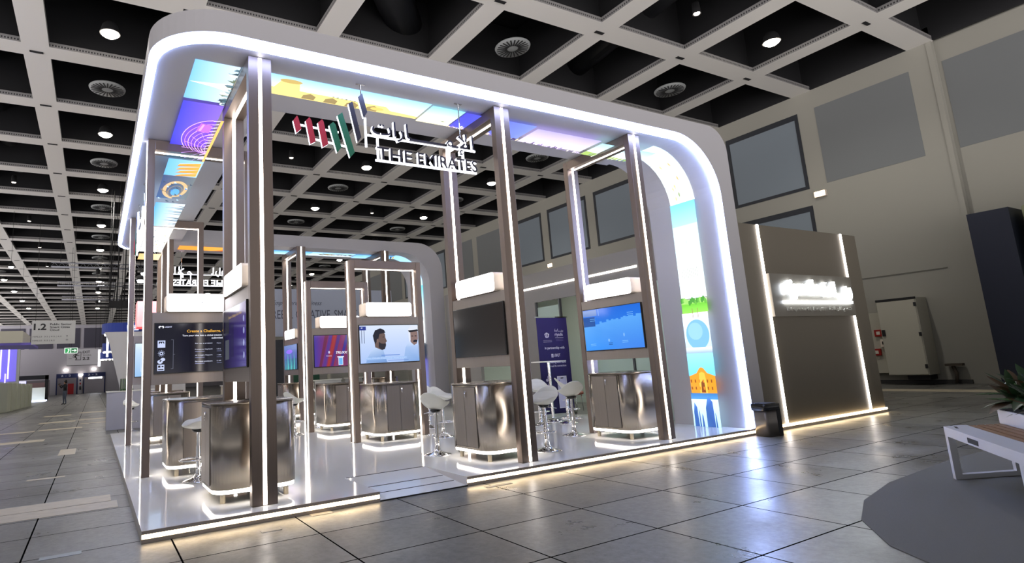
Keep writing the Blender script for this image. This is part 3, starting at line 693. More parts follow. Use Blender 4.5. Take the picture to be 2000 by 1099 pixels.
for k in range(3): p.disc(.985, .26-.05*k, .018, .018, 'dfe4ff', 12); p.text('User', 1.02, .252-.05*k, .06, .016, 'dfe4ff', .01)
tower('display tower on the left showing a dark Create a Challenge screen', 1.69, 3.05, PI/2, 4.9, p, mark='Y')
# 3 left back, looking to the front: pale blue
p = scr('9cc8f4', 'd8ecff'); p.rect(.1, .1, .5, .5, 'c4dcf8'); p.text('Welcome', .12, .5, .3, .05, '5a80b8')
tower('display tower at the back left with a pale blue screen, mostly hidden', 1.70, 7.72, PI/2, 4.9, p)
# 4 back left looking left
tower('display tower farthest back on the left, its header box lost in glare', 1.02, 9.66, 0, 4.9, scr('10121c', '283048'))
# 5 middle back looking left
p = scr('3c2f9a', '4a6ea8'); p.rect(0, 0, SW, .3, '1c5c78'); p.disc(.5, .5, .3, .06, '8a5cf4', 16); 
for k in range(9): p.poly([(.1*k+.1, 0), (.1*k+.16, .3+.1*(k % 3)), (.1*k+.22, 0)], ['2fa0a0', '184858', '50c0b8'][k % 3])
tower('display tower in the middle back, narrow view of a purple and teal screen', 4.50, 9.68, 0, 4.9, p)
# 6 low tower, TRUXX
p = scr('382a80'); p.hrect(0, 0, .45, SH, '4a3c9c', '8c2c4a'); p.hrect(.45, 0, SW, SH, '8c2c4a', '2c2470')
for k in range(6): p.poly([(.25+.1*k, SH), (.33+.1*k, SH), (.16+.09*k, 0), (.10+.09*k, 0)], ['6c3050', '5a3a8c', 'a03a3c', '54307c', '7a2c64', '3c2c88'][k])
p.text('TRUXX', .5, .27, .28, .055, 'f6f4ff', .03, .3); p.disc(.34, .31, .022, .03, 'cfc4e8', 14); p.rect(.27, .235, .40, .24, 'cfc4e8'); p.rect(.27, .222, .40, .227, 'cfc4e8')
p.rect(.53, .19, .69, .215, 'e0e8ff'); p.rect(.555, .02, .665, .19, 'e0eeff'); p.rect(.567, .032, .653, .178, '6ab4f4')
p.text('IGITECH', .86, .30, .2, .04, 'e8e4ff', .02)
tower('low display tower in the centre back, its screen reading TRUXX', 5.20, 6.5, PI/2, 3.4, p)
# 7 low tower, two men talking
p = scr('a8c4f6', 'dce8ff')
p.rect(0, .60, .13, .67, '2c3c90'); p.rect(.03, .635, .06, .65, 'e8f0ff'); p.rect(.035, .36, .045, .6, '28345c'); p.rect(.085, .36, .095, .6, '28345c')
def man(u, v, s, f=1):
    P = lambda pts: [(u+s*f*a, v+s*b) for a, b in pts]
    p.poly(P([(-.30,-.405),(-.28,-.34),(-.20,-.20),(-.06,-.10),(.05,-.12),(.10,-.30),(.14,-.405)]), ['7ea4dc','8cb0e4','b8d0f4','c6dafa','b4ccf0','7ea4dc','6c94d0'])
    p.poly(P([(-.10,-.12),(-.12,.06),(-.06,.17),(.05,.19),(.115,.13),(.12,.06),(.150,-.01),(.125,-.035),(.13,-.085),(.105,-.14),(.03,-.17)]), '6a5652')
    p.poly(P([(-.125,.02),(-.14,.10),(-.09,.20),(.02,.235),(.10,.205),(.125,.15),(.06,.14),(.0,.13),(-.03,.03),(-.07,-.02),(-.10,-.06)]), '1c1c2c')
    p.poly(P([(-.02,-.02),(.03,-.05),(.08,-.055),(.12,-.05),(.125,-.10),(.10,-.155),(.04,-.175),(-.03,-.12)]), '22202c')
    p.disc(u+s*f*-.045, v+s*.0, s*.022, s*.04, '7a625c', 12); p.rect(u+s*f*.075-.01, v+s*.065, u+s*f*.075+.015, v+s*.075, '14141c')
man(.40, .40, .98)
p.poly([(.88,0),(.93,.26),(1.02,.38),(1.10,.32),(1.20,.30),(1.22,.30),(1.22,0)], ['88aee4','a4c2f0','d0e0fb','c4d8f8','b4ccf4','b4ccf4','7ea6e0'])
p.poly([(1.03,.50),(1.05,.36),(1.12,.30),(1.18,.33),(1.21,.42),(1.21,.56),(1.05,.56)], '8a716c')
p.poly([(1.0,.60),(1.02,.36),(1.05,.40),(1.05,.56),(1.21,.58),(1.22,.66),(1.08,.68)], 'e4eaf8'); p.poly([(1.0,.58),(1.21,.60),(1.22,.565),(1.03,.545)], '14141e')
p.poly([(1.10,.355),(1.19,.36),(1.195,.395),(1.15,.405),(1.11,.39)], '1c1c26'); p.rect(1.07, .465, 1.11, .48, '14141c'); p.rect(1.14, .467, 1.18, .482, '14141c')
p.rect(.42, .125, .80, .14, '5c86d4'); p.rect(.1, .06, .95, .10, '9cc0f4'); p.text('Abu Dhabi National Interview', .1, .07, .82, .03, 'c4dafc'); p.rect(.55, .03, .98, .038, '5c86d4')
tower('low display tower in the centre with two men on its screen', 5.19, 3.95, PI/2, 3.4, p)
# 8 back right
tower('display tower at the back right, only its top above the low one', 7.13, 9.68, 0, 4.9, scr('1c2438', '2a3658'))
# 9 front centre: switched off
p = scr('0b0a0a'); p.hrect(0, 0, SW, SH, '0c0b0b', '180d07')
tower('display tower beside the ramp with a switched off black screen', 4.375, .203, 0, 4.9, p)
# 10 front right: bright blue
p = scr('2a8cf4', '0f6ae0')
pts = [(0, .38)]; random.seed(3)
for k in range(24):
    x = SW*k/24; h = .42+.10*k/24+random.uniform(-.015, .03); pts += [(x, h), (x+SW/24, h)]
p.poly([(0,0),(SW,0),(SW,pts[-1][1])]+pts[::-1], ['3c98fa','2c80ee']+['58a8fa']*(len(pts)+1))
p.rect(0, .575, .31, SH-.01, '6a8ccc'); p.rect(0, .40, .26, .56, '1450a0'); p.rect(.345, .57, .36, .68, '7aa8f0')
for a, b in ((.15, .52), (.15, .49), (.95, .56), (.95, .53), (.12, .10), (.12, .075), (.80, .12), (.80, .095)): p.rect(a, b, a+.12, b+.008, '7cc0ff')
p.rect(.52, .10, .60, .108, '1c4c90'); p.rect(.52, .075, .60, .083, '1c4c90'); p.disc(.53, .15, .02, .025, '84bcff', 10); p.disc(.85, .22, .015, .03, '84bcff', 10)
tower('display tower at the front right with a bright blue skyline screen', 7.043, .203, 0, 4.9, p)

# ---- counters
def counter(label, cx, cy, rot, group='rounded steel counters with lit base'):
    t = thing('storage_counter', label, 'counter', (cx, cy, 0), rot, group)
    a, b, r = .445, .46, .19
    def rr(o, r=r, n=8):
        A_, B_, R_ = a-o, b-o, max(r-o, .01)
        return arc(A_-R_, B_-R_, R_, 0, PI/2, n)+arc(-A_+R_, B_-R_, R_, PI/2, PI, n)+arc(-A_+R_, -B_+R_, R_, PI, 1.5*PI, n)+arc(A_-R_, -B_+R_, R_, 1.5*PI, 2*PI, n)
    MB().prism(rr(0), .245, 1.095, sm=True).build('body', M_ctr, t)
    MB().prism(rr(-.004), 1.095, 1.112, sm=True).build('counter_top', M_ctr, t)
    MB().prism(rr(.012), .205, .245, sm=True).build('led_base', M_led, t)
    MB().prism(rr(.03), .195, .205).build('bottom_plate', M_matblack, t)
    for x in (-.33, .33):
        for y in (-.33, .33): MB().lathe([(.028,H),(.028,.196)], c=(x, y, 0), seg=12).build('leg', pbr('leg_beige_metal', 'cdbfa6', .35, .5), t)
    # two doors on the face that looks to -X
    d = MB(); d.box(-a-.001, -.265, .275, -a+.004, .265, 1.065); d.build('door_gap', M_seam, t)
    for i, (y0, y1) in enumerate(((-.26, -.003), (.003, .26))):
        dr = MB().box(-a-.007, y0, .28, -a-.001, y1, 1.06).build('door', M_door, t)
        if i == 0: MB().tube([(-a-.02, -.035, 1.0), (-a-.006, -.035, 1.0)], .014, 10).tube([(-a-.018, -.035, .99), (-a-.022, -.035, .93)], .006, 6).build('lock', M_chrome, dr)
    for y in (-.12, .12): MB().lathe([(.0,1.1165),(.035,1.1165),(.035,1.112)], c=(.02, y, 0), seg=14).build('cable_cap', M_black, t)
    return t
def ctr_yz(x, y, lab): return counter(lab, x+.128, y+.75, 0)
def ctr_xz(xr, y, lab): return counter(lab, xr-.75, y+.128, PI/2)
ctr_yz(1.0, .203, 'rounded steel counter under the front left corner tower')
ctr_xz(1.69, 3.05, 'rounded steel counter below the Create a Challenge screen')
ctr_xz(1.70, 7.72, 'rounded steel counter under the pale blue screen at back left')
ctr_yz(1.02, 9.66, 'rounded steel counter under the tower farthest back on the left')
ctr_yz(4.50, 9.68, 'rounded steel counter under the middle back tower')
ctr_xz(5.20, 6.5, 'rounded steel counter below the TRUXX screen')
ctr_xz(5.19, 3.95, 'rounded steel counter below the screen with two men')
ctr_yz(7.13, 9.68, 'rounded steel counter under the back right tower')
ctr_yz(4.375, .203, 'rounded steel counter below the switched off screen beside the ramp')
ctr_yz(7.043, .203, 'rounded steel counter below the blue skyline screen')

# ---- bar stools
def stool():
    t = thing('bar_stool', '', 'bar stool')
    # scooped shell with a low curved back lip and a rolled front edge
    nr, na = 7, 28; top = [(0, 0, .722)]; bot = [(0, 0, .63)]
    def zt(x, y, r):
        k = max(0, (y-.02)/.19); f = max(0, (-y-.08)/.12)
        return .722+.165*k**1.7-.045*f**1.5+.035*r*r*(1-.6*f)
    for i in range(1, nr+1):
        r = i/nr
        for k in range(na):
            a = 2*PI*k/na; ca, sa = math.cos(a), math.sin(a)
            x = .215*r*(abs(ca)**.85)*(1 if ca >= 0 else -1); y = .20*r*(abs(sa)**.9)*(1 if sa >= 0 else -1)
            z = zt(x, y, r); top.append((x, y+.02*max(0, y)/.2, z))
            th = .012+.085*(1-r*r)**.8*(1 if y < 0 else 1-.3*y/.2); bot.append((x*.985, y-.012*max(0, y)/.2, z-th if i == nr else min(z-th, z-.012)))
    m = MB(); n = len(top); fs = []
    ix = lambda i, k: 1+(i-1)*na+k % na
    for k in range(na):
        fs.append((0, ix(1, k), ix(1, k+1))); fs.append((n, n+ix(1, k+1), n+ix(1, k)))
        for i in range(1, nr):
            fs.append((ix(i, k), ix(i+1, k), ix(i+1, k+1), ix(i, k+1))); fs.append((n+ix(i, k), n+ix(i, k+1), n+ix(i+1, k+1), n+ix(i+1, k)))
        fs.append((ix(nr, k), n+ix(nr, k), n+ix(nr, k+1), ix(nr, k+1)))
    m.add(top+bot, fs, 0, True)
    o = m.build('seat', M_seat, t); sb = o.modifiers.new('smooth', 'SUBSURF'); sb.levels = 1; sb.render_levels = 1
    MB().lathe([(0,.0),(.195,.0),(.197,.006),(.16,.018),(.09,.035),(.05,.06),(.034,.10),(.032,.16)], seg=32).build('base', M_chrome, t)
    MB().lathe([(.030,.06),(.030,.42),(.024,.43),(.022,.62)], seg=18).build('pole', M_chrome, t)
    MB().lathe([(0,.60),(.06,.60),(.085,.64),(.0,.65)], seg=16).build('seat_mount', M_black, t)
    pts = [(.19*math.cos(a)*.9, -.06-.16*math.sin(a)*.0-.17*math.sin(a), .27) for a in [PI*k/12 for k in range(-1, 14)]]
    MB().tube([(.03,0,.27)]+pts+[(-.03,0,.27)], .010, 8).build('footrest', M_chrome, t)
    MB().lathe([(.036,.25),(.036,.30)], seg=14).build('collar', M_chrome, t)
    MB().tube([(0,0,.61),(.10,.03,.60),(.17,.05,.585)], .006, 6).build('lever', M_chrome, t)
    return t
SG = 'white bar stools of the stand'
st0 = stool(); st0.location = (4.0, 1.66, H); st0.rotation_euler = (0, 0, math.radians(120))
st0['label'] = 'white bar stool just left of the counter beside the ramp'; st0['group'] = SG
def st(x, y, a, lab): dup(st0, (x, y, H), math.radians(a), lab, SG)
st(5.27, .75, -70, 'white bar stool nearest the front edge, right of the black screen tower')
st(6.66, 1.66, 160, 'white bar stool at the left side of the blue screen counter')
st(5.15, 3.36, 20, 'white bar stool standing behind the ramp stool, right of the two men screen')
st(7.36, 3.3, -30, 'white bar stool at the white bar table, its left one')
st(7.9, 3.1, 60, 'white bar stool at the white bar table, its right one')
st(.80, 2.25, -80, 'white bar stool between the two front left counters')
st(1.05, 4.6, 100, 'white bar stool behind the Create a Challenge counter')
st(3.3, 6.3, 110, 'white bar stool in the middle of the stand left of the TRUXX counter')
st(4.35, 7.5, 80, 'white bar stool behind the TRUXX counter, only its seat showing')
st(4.75, 4.95, 75, 'white bar stool behind the counter of the two men screen')
st(5.75, 4.9, 10, 'white bar stool beyond the right end of the two men tower')
dup(st0, (.55, 12.9, 0), .5, 'white bar stool seen between the far left posts before the red booth', SG)
# bar table
t = thing('bar_table', 'slim white bar table in front of the purple roll-up banner', 'table', (8.0, 3.65, H))
MB().prism(arc(0, 0, .36, 0, 2*PI, 31), 1.21, 1.235).build('table_top', M_seat, t)
MB().lathe([(.03,.02),(.03,1.21)], seg=12).build('pole', M_chrome, t)
MB().lathe([(0,0),(.24,0),(.2,.015),(.04,.05),(.03,.1)], seg=24).build('base', M_chrome, t)
# ---- roll-up banner
t = thing('rollup_banner', 'dark purple roll-up banner reading riyada, in partnership with UBQT', 'banner', (8.24, 4.22, H))
MB().box(0, -.08, 0, .92, .08, .09).build('base', M_chrome, t, bevel=.01)
MB().tube([(.46,.05,.08),(.46,.05,2.2)], .012, 8).build('support_pole', M_chrome, t)
MB().box(-.01, -.02, 2.195, .93, .02, 2.225).build('top_rail', M_chrome, t)
p = Pic().rect(0, 0, .90, 2.11, '231c50', '3a2f74')
WHT = 'efeaff'
p.disc(.27, 1.72, .05, .06, WHT, 16); p.disc(.27, 1.72, .035, .045, '2c2460', 14); p.rect(.255, 1.68, .285, 1.77, WHT); p.poly([(.20,1.75),(.22,1.68),(.24,1.66),(.23,1.76)], WHT); p.poly([(.34,1.75),(.32,1.68),(.30,1.66),(.31,1.76)], WHT)
p.rect(.15, 1.60, .40, 1.604, WHT); p.rect(.15, 1.565, .40, 1.572, WHT)
p.text('\ufe93\ufea9\ufe8e\u0640\u0640\u0640\ufef3\ufead', .50, 1.78, .26, .08, WHT, .01); p.text('riyada', .50, 1.68, .24, .09, WHT, .02); p.rect(.50, 1.655, .75, 1.662, WHT); p.rect(.52, 1.62, .74, 1.625, '8f86c0'); p.rect(.52, 1.59, .74, 1.595, '8f86c0')
p.text('in partnership with', .17, 1.39, .58, .075, WHT, .02); p.rect(.34, 1.22, .40, 1.30, WHT); p.rect(.365, 1.22, .372, 1.28, '2c2460'); p.text('UBQT', .42, 1.225, .18, .075, WHT, .02)
p.text('empowering social capital', .18, 1.08, .57, .05, WHT, .01); p.text('with real life connections', .18, 1.01, .57, .045, WHT, .01)
p.rect(.44, .10, .72, .80, 'eceaf6'); p.rect(.455, .12, .705, .78, 'd4d2ec'); p.disc(.58, .755, .05, .012, '14141c', 12); p.rect(.60, .45, .68, .48, '1c1c24'); p.disc(.49, .7, .02, .02, '8c7ad0', 10)
for k in range(5): p.disc(.14+.04*(k % 3), .55+.06*k, .035, .035, ['d6d0e8', 'a89cd0', 'c04c3c'][k % 3], 10)
p.build('print', picture('banner_print', 0, .45), (.01, -.005, .085), (1,0,0), (0,0,1), t)
MB().box(.01, -.003, .085, .91, .0, 2.195).build('fabric', pbr('banner_back', '2a2358', .6), t)

# ---- hanging logo signs
SGX = ((.0, [(1.53,4.26),(1.575,4.325),(1.59,4.3),(1.625,4.17),(1.565,4.11)], 'r'), (0, [(1.68,4.28),(1.725,4.33),(1.75,4.29),(1.795,4.04),(1.73,4.0)], 'r'), (0, [(1.83,4.28),(1.88,4.33),(1.9,4.3),(1.95,4.03),(1.88,3.98)], 'r'),
       (0, [(1.97,4.27),(2.02,4.32),(2.05,4.29),(2.115,4.01),(2.06,3.94)], 'g'), (0, [(2.08,4.41),(2.14,4.46),(2.22,4.2),(2.285,3.97),(2.225,3.90),(2.15,4.16)], 'g'),
       (0, [(2.23,4.59),(2.28,4.63),(2.38,4.18),(2.33,4.11)], 'k'), (0, [(2.36,4.70),(2.415,4.76),(2.475,4.52),(2.425,4.44)], 'k'))
M_red = pbr('logo_red', 'a01c2e', .5); M_green = pbr('logo_green', '0c5c3c', .5); M_ink = pbr('logo_black', '24202a', .4)
def logo_sign(label, loc, rz):
    t = thing('hanging_sign', label, 'sign', loc, rz, 'THE EMIRATES signs hung from the canopy')
    D = .045; X0 = 1.53
    for _, poly, c in SGX:
        pp = [(x-X0, z-4.0) for x, z in poly]
        cx = sum(a for a, b in pp)/len(pp); cz = sum(b for a, b in pp)/len(pp)
        MB().prism(pp, -D, -D+.012, 'Y').build('emblem_ribbon', {'r': M_red, 'g': M_green, 'k': M_ink}[c], t)
        MB().prism(pp, -D+.012, 0, 'Y').build('ribbon_halo', M_halo, t)
    m = MB()
    for a, b in (((1.60,4.235),(2.10,4.215)), ((1.72,4.09),(2.20,4.045))):
        m.tube([(a[0]-X0, .0, a[1]-4.0), (b[0]-X0, .0, b[1]-4.0)], .014, 6)
    m.tube([(2.46-X0, 0, .46), (2.46-X0, 0, .08)], .016, 6)
    m.box(2.46-X0, -.02, .222, 4.09-X0, .0, .246); m.box(2.575-X0, -.02, -.092, 4.09-X0, .0, -.066)
    m.box(2.60-X0, -.02, -.07, 2.625-X0, 0, .22); m.box(3.62-X0, -.02, -.07, 3.645-X0, 0, .22); m.box(3.88-X0, -.02, -.07, 3.90-X0, 0, .22)
    m.build('frame_rail', M_halo, t)
    for wd, wx, ww in (('THE', 2.585, .50), ('EMIRATES', 3.165, .92)):
        e = MB(); letters3d(wd, wx-X0, -.075, ww, .165, -D, 0, e, 0, 1, .008); e.build('latin_word', [M_ink, M_halo], t)
    e = MB(); letters3d('\ufe95\ufe8d\ufead\ufe8e', 2.53-X0, .19, .56, .26, -D, 0, e, 0, 1, .006)
    e.box(3.06-X0, -D, .235, 3.62-X0, 0, .262, 0)
    letters3d('\ufee3', 3.58-X0, .235, .14, .09, -D, 0, e, 0, 1, .006); e.box(3.70-X0, -D, .235, 3.80-X0, 0, .262, 0)
    letters3d('\ufef9', 3.80-X0, .14, .16, .31, -D, 0, e, 0, 1, .006); letters3d('\ufe8d', 4.02-X0, .24, .035, .20, -D, 0, e, 0, 1, .006)
    e.build('arabic_lettering', [M_ink, M_halo], t)
    for x in (2.415-X0, 3.87-X0):
        MB().tube([(x, .0, .1 if x > 1 else .5), (x, .0, Z0-4.0)], .008, 6).build('hanging_rod', M_chrome, t)
        MB().box(x-.06, -.015, Z0-4.0-.012, x+.06, .015, Z0-4.0).build('ceiling_plate', M_chrome, t)
    return t
logo_sign('THE EMIRATES sign with red, green and black ribbons hanging at the canopy front', (1.53, .34, 4.0), 0)
logo_sign('THE EMIRATES sign seen from behind under the back canopy arm', (3.97, 11.0, 4.0), PI)
logo_sign('THE EMIRATES sign seen edge-on under the left canopy arm', (.30, 7.6, 4.0), -PI/2)

# ================================================================= RIYADA ROOM beside the stand
BX0, BX1, BH = 9.325, 13.33, 3.545
M_taupe = pbr('room_wall_taupe', '5f584b', .6, bump=.08, bscale=90)
t = thing('meeting_room', 'taupe walled meeting room with vertical light lines and a glowing riyada sign', 'booth')
w = MB(); w.box(BX0, .03, .045, BX1, .2, BH); w.box(BX1-.12, .2, 0, BX1, 9.7, BH); w.box(BX0, .2, .0, BX0+.10, 1.5, BH)
w.build('outer_wall', M_taupe, t)
MB().box(BX0+.12, 9.58, 0, BX1-.12, 9.7, BH-.1).build('back_wall', pbr('room_green_white', 'cfdcd0', .6), t)
MB().box(BX0+.12, .2, BH-.14, BX1-.12, 9.58, BH-.1).build('room_ceiling', M_white, t)
MB().box(BX0, .0, 0.0, BX1+.02, .03, .045).build('plinth', M_skirt, t); MB().box(BX0+.3, -.005, .05, BX1, .028, .085).build('base_light', M_ledf, t)
MB().box(BX0, 1.5, 2.80, BX0+.10, 9.7, BH).build('fascia', pbr('fascia_grey', '85827f', .6), t)
for y0, y1 in ((2.22, 5.95), (6.15, 9.2)): MB().box(BX0-.008, y0, 3.145, BX0+.002, y1, 3.185).build('fascia_light', M_led, t)
MB().box(9.885, .008, .09, 9.93, .034, BH).build('wall_light', M_led, t)
for z0, z1 in ((.09, 1.90), (2.66, BH)): MB().box(12.725, .008, z0, 12.765, .034, z1).build('wall_light', M_led, t)
sp = MB().box(9.94, -.04, 1.895, 12.70, .03, 2.655).build('sign_board', pbr('sign_board_grey', '6a655b', .5), t)
M_rl = emit('riyada_glow', 'eef6ff', 12)
e = MB(); letters3d('riyada', 10.26, 2.20, 1.22, .36, -.085, -.04, e, 0, 0, .03); letters3d('\ufe93\ufea9\ufe8e', 11.56, 2.26, .50, .28, -.085, -.04, e, 0, 0, .03)
e.box(12.0, -.085, 2.262, 12.35, -.04, 2.30); letters3d('\ufef3\ufead', 12.3, 2.16, .28, .30, -.085, -.04, e, 0, 0, .03); e.build('glowing_letters', M_rl, sp)
MB().box(10.24, -.075, 2.125, 12.57, -.04, 2.17).build('underline_light', M_rl, sp)
e = MB(); letters3d('Entrepreneurship Exception', 10.32, 1.975, 1.30, .085, -.06, -.04, e, 0, 0, .01)
letters3d('\ufe93\ufea9\ufe8e\ufef3\ufeae\ufedf\ufe8d \ufee2\ufecb\ufea9', 11.72, 1.965, .80, .10, -.06, -.04, e, 0, 0, .01); e.build('small_lettering', pbr('small_letter_grey', 'a9a69c', .4), sp)
# glazed side towards the stand
M_frost = pbr('frosted_green_glass', 'c4dccf', .35, trans=.35)
M_dkframe = pbr('glazing_frame_grey', '55585a', .4, .5)
for y0, y1, z0, z1 in ((1.5, 2.55, H, 2.8), (2.60, 3.62, H, 2.8), (4.62, 5.40, H, 2.66)):
    MB().box(BX0+.03, y0, z0, BX0+.045, y1, z1).build('glass_panel', M_frost, t)
for y in (1.5, 2.56, 3.62, 4.58, 5.42): MB().box(BX0+.005, y, H, BX0+.07, y+.04, 2.8).build('glazing_bar', M_dkframe, t)
MB().box(BX0, 5.46, 0, BX0+.1, 6.0, 2.8).build('inner_wall', pbr('fascia_grey', '', .6), t)
MB().box(BX0, 8.0, 0, BX0+.1, 9.7, 2.8).build('inner_wall', MATS['fascia_grey'], t)
MB().box(12.9, .2, 0, 13.2, 9.5, BH-.15).build('inner_wall', pbr('room_green_white', '', .6), t)
for y in (3.0, 5.0, 7.0): MB().box(10.2, y, BH-.165, 12.4, y+.08, BH-.141).build('ceiling_light', M_led, t)
MB().box(12.85, 4.0, .4, 12.9, 4.05, 2.7).build('wall_light', M_led, t)
MB().box(12.85, 6.9, .4, 12.9, 6.95, 2.7).build('wall_light', M_led, t)
spot(11.3, 5, 3.3, 90, 160, (.9, 1, .95), t)
for y, c in ((2.3, 'black'), (4.3, 'red')):
    q = thing('office_chair', '%s chair inside the glazed meeting room' % c, 'chair', (10.6, y+1.5, 0), .4)
    mm = pbr('chair_'+c, '18181c' if c == 'black' else '8c3020', .5)
    MB().box(-.24, -.24, .42, .24, .24, .50).build('seat', mm, q, bevel=.03); MB().box(-.22, .2, .5, .22, .26, .95).build('backrest', mm, q, bevel=.03)
    for x, y2 in ((-.2,-.2),(.2,-.2),(-.2,.2),(.2,.2)): MB().tube([(x*.9,y2*.9,.43),(x,y2,0.0)], .012, 6).build('leg', M_chrome, q)

# ---- litter bin at the arch foot
t = thing('litter_bin', 'grey litter bin with black lid between arch foot and riyada wall', 'bin', (8.98, -.20, 0), math.radians(-8))
def rrp(a, b, r, n=6): return arc(a-r, b-r, r, 0, PI/2, n)+arc(-a+r, b-r, r, PI/2, PI, n)+arc(-a+r, -b+r, r, PI, 1.5*PI, n)+arc(a-r, -b+r, r, 1.5*PI, 2*PI, n)
MB().prism(rrp(.155, .13, .05), .0, .42, sm=True).build('body', pbr('bin_grey', '77716a', .35, .6), t)
MB().box(.06, -.134, .0, .158, .134, .42).build('side_shell', M_matblack, t, bevel=.01)
MB().prism(rrp(.175, .15, .06), .40, .50, sm=True).build('lid', M_black, t)
MB().prism(rrp(.13, .11, .05), .50, .508).build('lid_opening', M_matblack, t)

# ---- bench and planter, lower right
t = thing('bench', 'white metal bench with brown wooden slats at the right edge', 'bench')
A_ = Vector((7.08, -3.10)); u = Vector((5.60, -4.09))-A_; u.normalize(); v = Vector((.90, -.436)); v.normalize()
def Q(a, b): q = A_+u*a+v*b; return (q.x, q.y)
TW, HB = .235, .505
LU = 2.3
M_bw = pbr('bench_white', 'c9ccd2', .4)
fr = MB(); fr.prism([Q(0, 0), Q(LU, 0), Q(LU, .24), Q(0, .24)], HB-.09, HB); fr.prism([Q(0,.24), Q(.05,.24), Q(.05,1.55), Q(0,1.55)], HB-.09, HB-.012)
fr.prism([Q(0,1.5), Q(LU,1.5), Q(LU,1.75), Q(0,1.75)], HB-.09, HB); fr.prism([Q(LU-.05,.24), Q(LU,.24), Q(LU,1.5), Q(LU-.05,1.5)], HB-.09, HB-.012)
fr.build('frame', M_bw, t)
MB().prism([Q(.62, -.004), Q(.86, -.004), Q(.86, .0), Q(.62, .0)], HB-.072, HB-.028).build('name_plate', M_matblack, t)
MB().prism([Q(.08, .08), Q(.2, .06), Q(.22, .08), Q(.10, .10)], HB, HB+.003).build('socket_cover', M_matblack, t)
def legframe(a0, nm='leg'):
    m = MB(); w = .075
    m.prism([Q(a0, .0), Q(a0+w, 0), Q(a0+w, w), Q(a0, w)], .007, HB-.09)
    m.prism([Q(a0, .64), Q(a0+w, .64), Q(a0+w, .64+w), Q(a0, .64+w)], .007, HB-.09)
    m.prism([Q(a0, w), Q(a0+w, w), Q(a0+w, .64), Q(a0, .64)], .007, .05)
    m.build(nm, M_bw, t)
legframe(.0); legframe(1.62)
def legframe2(a0):
    m = MB(); w = .075
    m.prism([Q(a0, 1.65), Q(a0+w, 1.65), Q(a0+w, 1.65+w), Q(a0, 1.65+w)], .007, HB-.09); m.build('leg', M_bw, t)
legframe2(0); legframe2(1.62)
M_wood = pbr('bench_wood', '8a6544', .5, var=.25, vscale=6, stretch=(2, 2, 2))
for k in range(14):
    b0 = .255+k*.088; MB().prism([Q(.03, b0), Q(LU, b0), Q(LU, b0+.068), Q(.03, b0+.068)], HB-.035, HB-.004).build('slat', M_wood, t)
t = thing('planter', 'white rectangular planter standing on the wooden slats of the bench', 'planter')
def Qp(a, b): return Q(.04+a, .58+b)
MB().prism([Qp(0,0), Qp(1.0,0), Qp(1.0,.42), Qp(0,.42)], HB-.003, HB+.135).build('trough', M_bw, t, bevel=.006)
MB().prism([Qp(.02,.02), Qp(.98,.02), Qp(.98,.40), Qp(.02,.40)], HB+.135, HB+.14).build('soil', pbr('soil', '1c1814', .95), t)
random.seed(11)
def leaf(mb, p, az, length, width, lift, droop, mi):
    n = 6; d = Vector((math.cos(az), math.sin(az), 0)); sd = Vector((-math.sin(az), math.cos(az), 0)); vs = []
    for k in range(n+1):
        s = k/n; c = Vector(p)+d*(length*s*math.cos(lift))+Vector((0, 0, length*s*math.sin(lift)-droop*s*s*length))
        w_ = width*math.sin(PI*min(1, s*.9+.08))**.8*(1 if s < .95 else .3)
        vs += [c-sd*w_, c+Vector((0,0,-w_*.35)), c+sd*w_]
    fs = []
    for k in range(n):
        a = k*3; fs += [(a, a+1, a+4, a+3), (a+1, a+2, a+5, a+4)]
    mb.add(vs, fs, mi, True)
ML = [pbr('leaf_dark', '1f3a1c', .4), pbr('leaf_mid', '3c6630', .45), pbr('leaf_brown', '54402a', .5)]
pi = 0
for a, b, lab, hh in ((.14, .2, 'broad dark leaved plant at the left end of the planter', .40), (.5, .2, 'broad leaved plant in the middle of the planter', .46), (.85, .2, 'broad leaved plant at the right end of the planter', .42)):
    x, y = Qp(a, b); q = thing('potted_plant', lab, 'plant', (x, y, HB+.13), 0, 'plants in the white planter')
    m = MB()
    for k in range(52):
        az = random.uniform(0, 2*PI); li = random.uniform(.1, 1.35); ln = random.uniform(.20, .40)*(1+.2*(li > .9))
        leaf(m, (random.uniform(-.04,.04), random.uniform(-.04,.04), random.uniform(0, .16)), az, ln, random.uniform(.03, .06), li, random.uniform(.1, .5), random.choice([0, 0, 0, 1, 2]))
    m.build('foliage', ML, q, recalc=False)
    m = MB()
    for k in range(40): leaf(m, (random.uniform(-.1,.1), random.uniform(-.1,.1), .0), random.uniform(0, 2*PI), random.uniform(.10, .2), .01, random.uniform(-.1, .5), .5, 1)
    m.build('fern_fringe', ML, q, recalc=False)
    if pi != 1:
        m = MB(); leaf(m, (0, 0, .27 if pi == 0 else .3), 2.2+pi, .10, .03, .5, .6, 0); m.tube([(0,0,.05),(0,0,.28)], .004, 5); m.build('white_flower', pbr('flower_white', 'eef0e6', .5), q, recalc=False)
    pi += 1

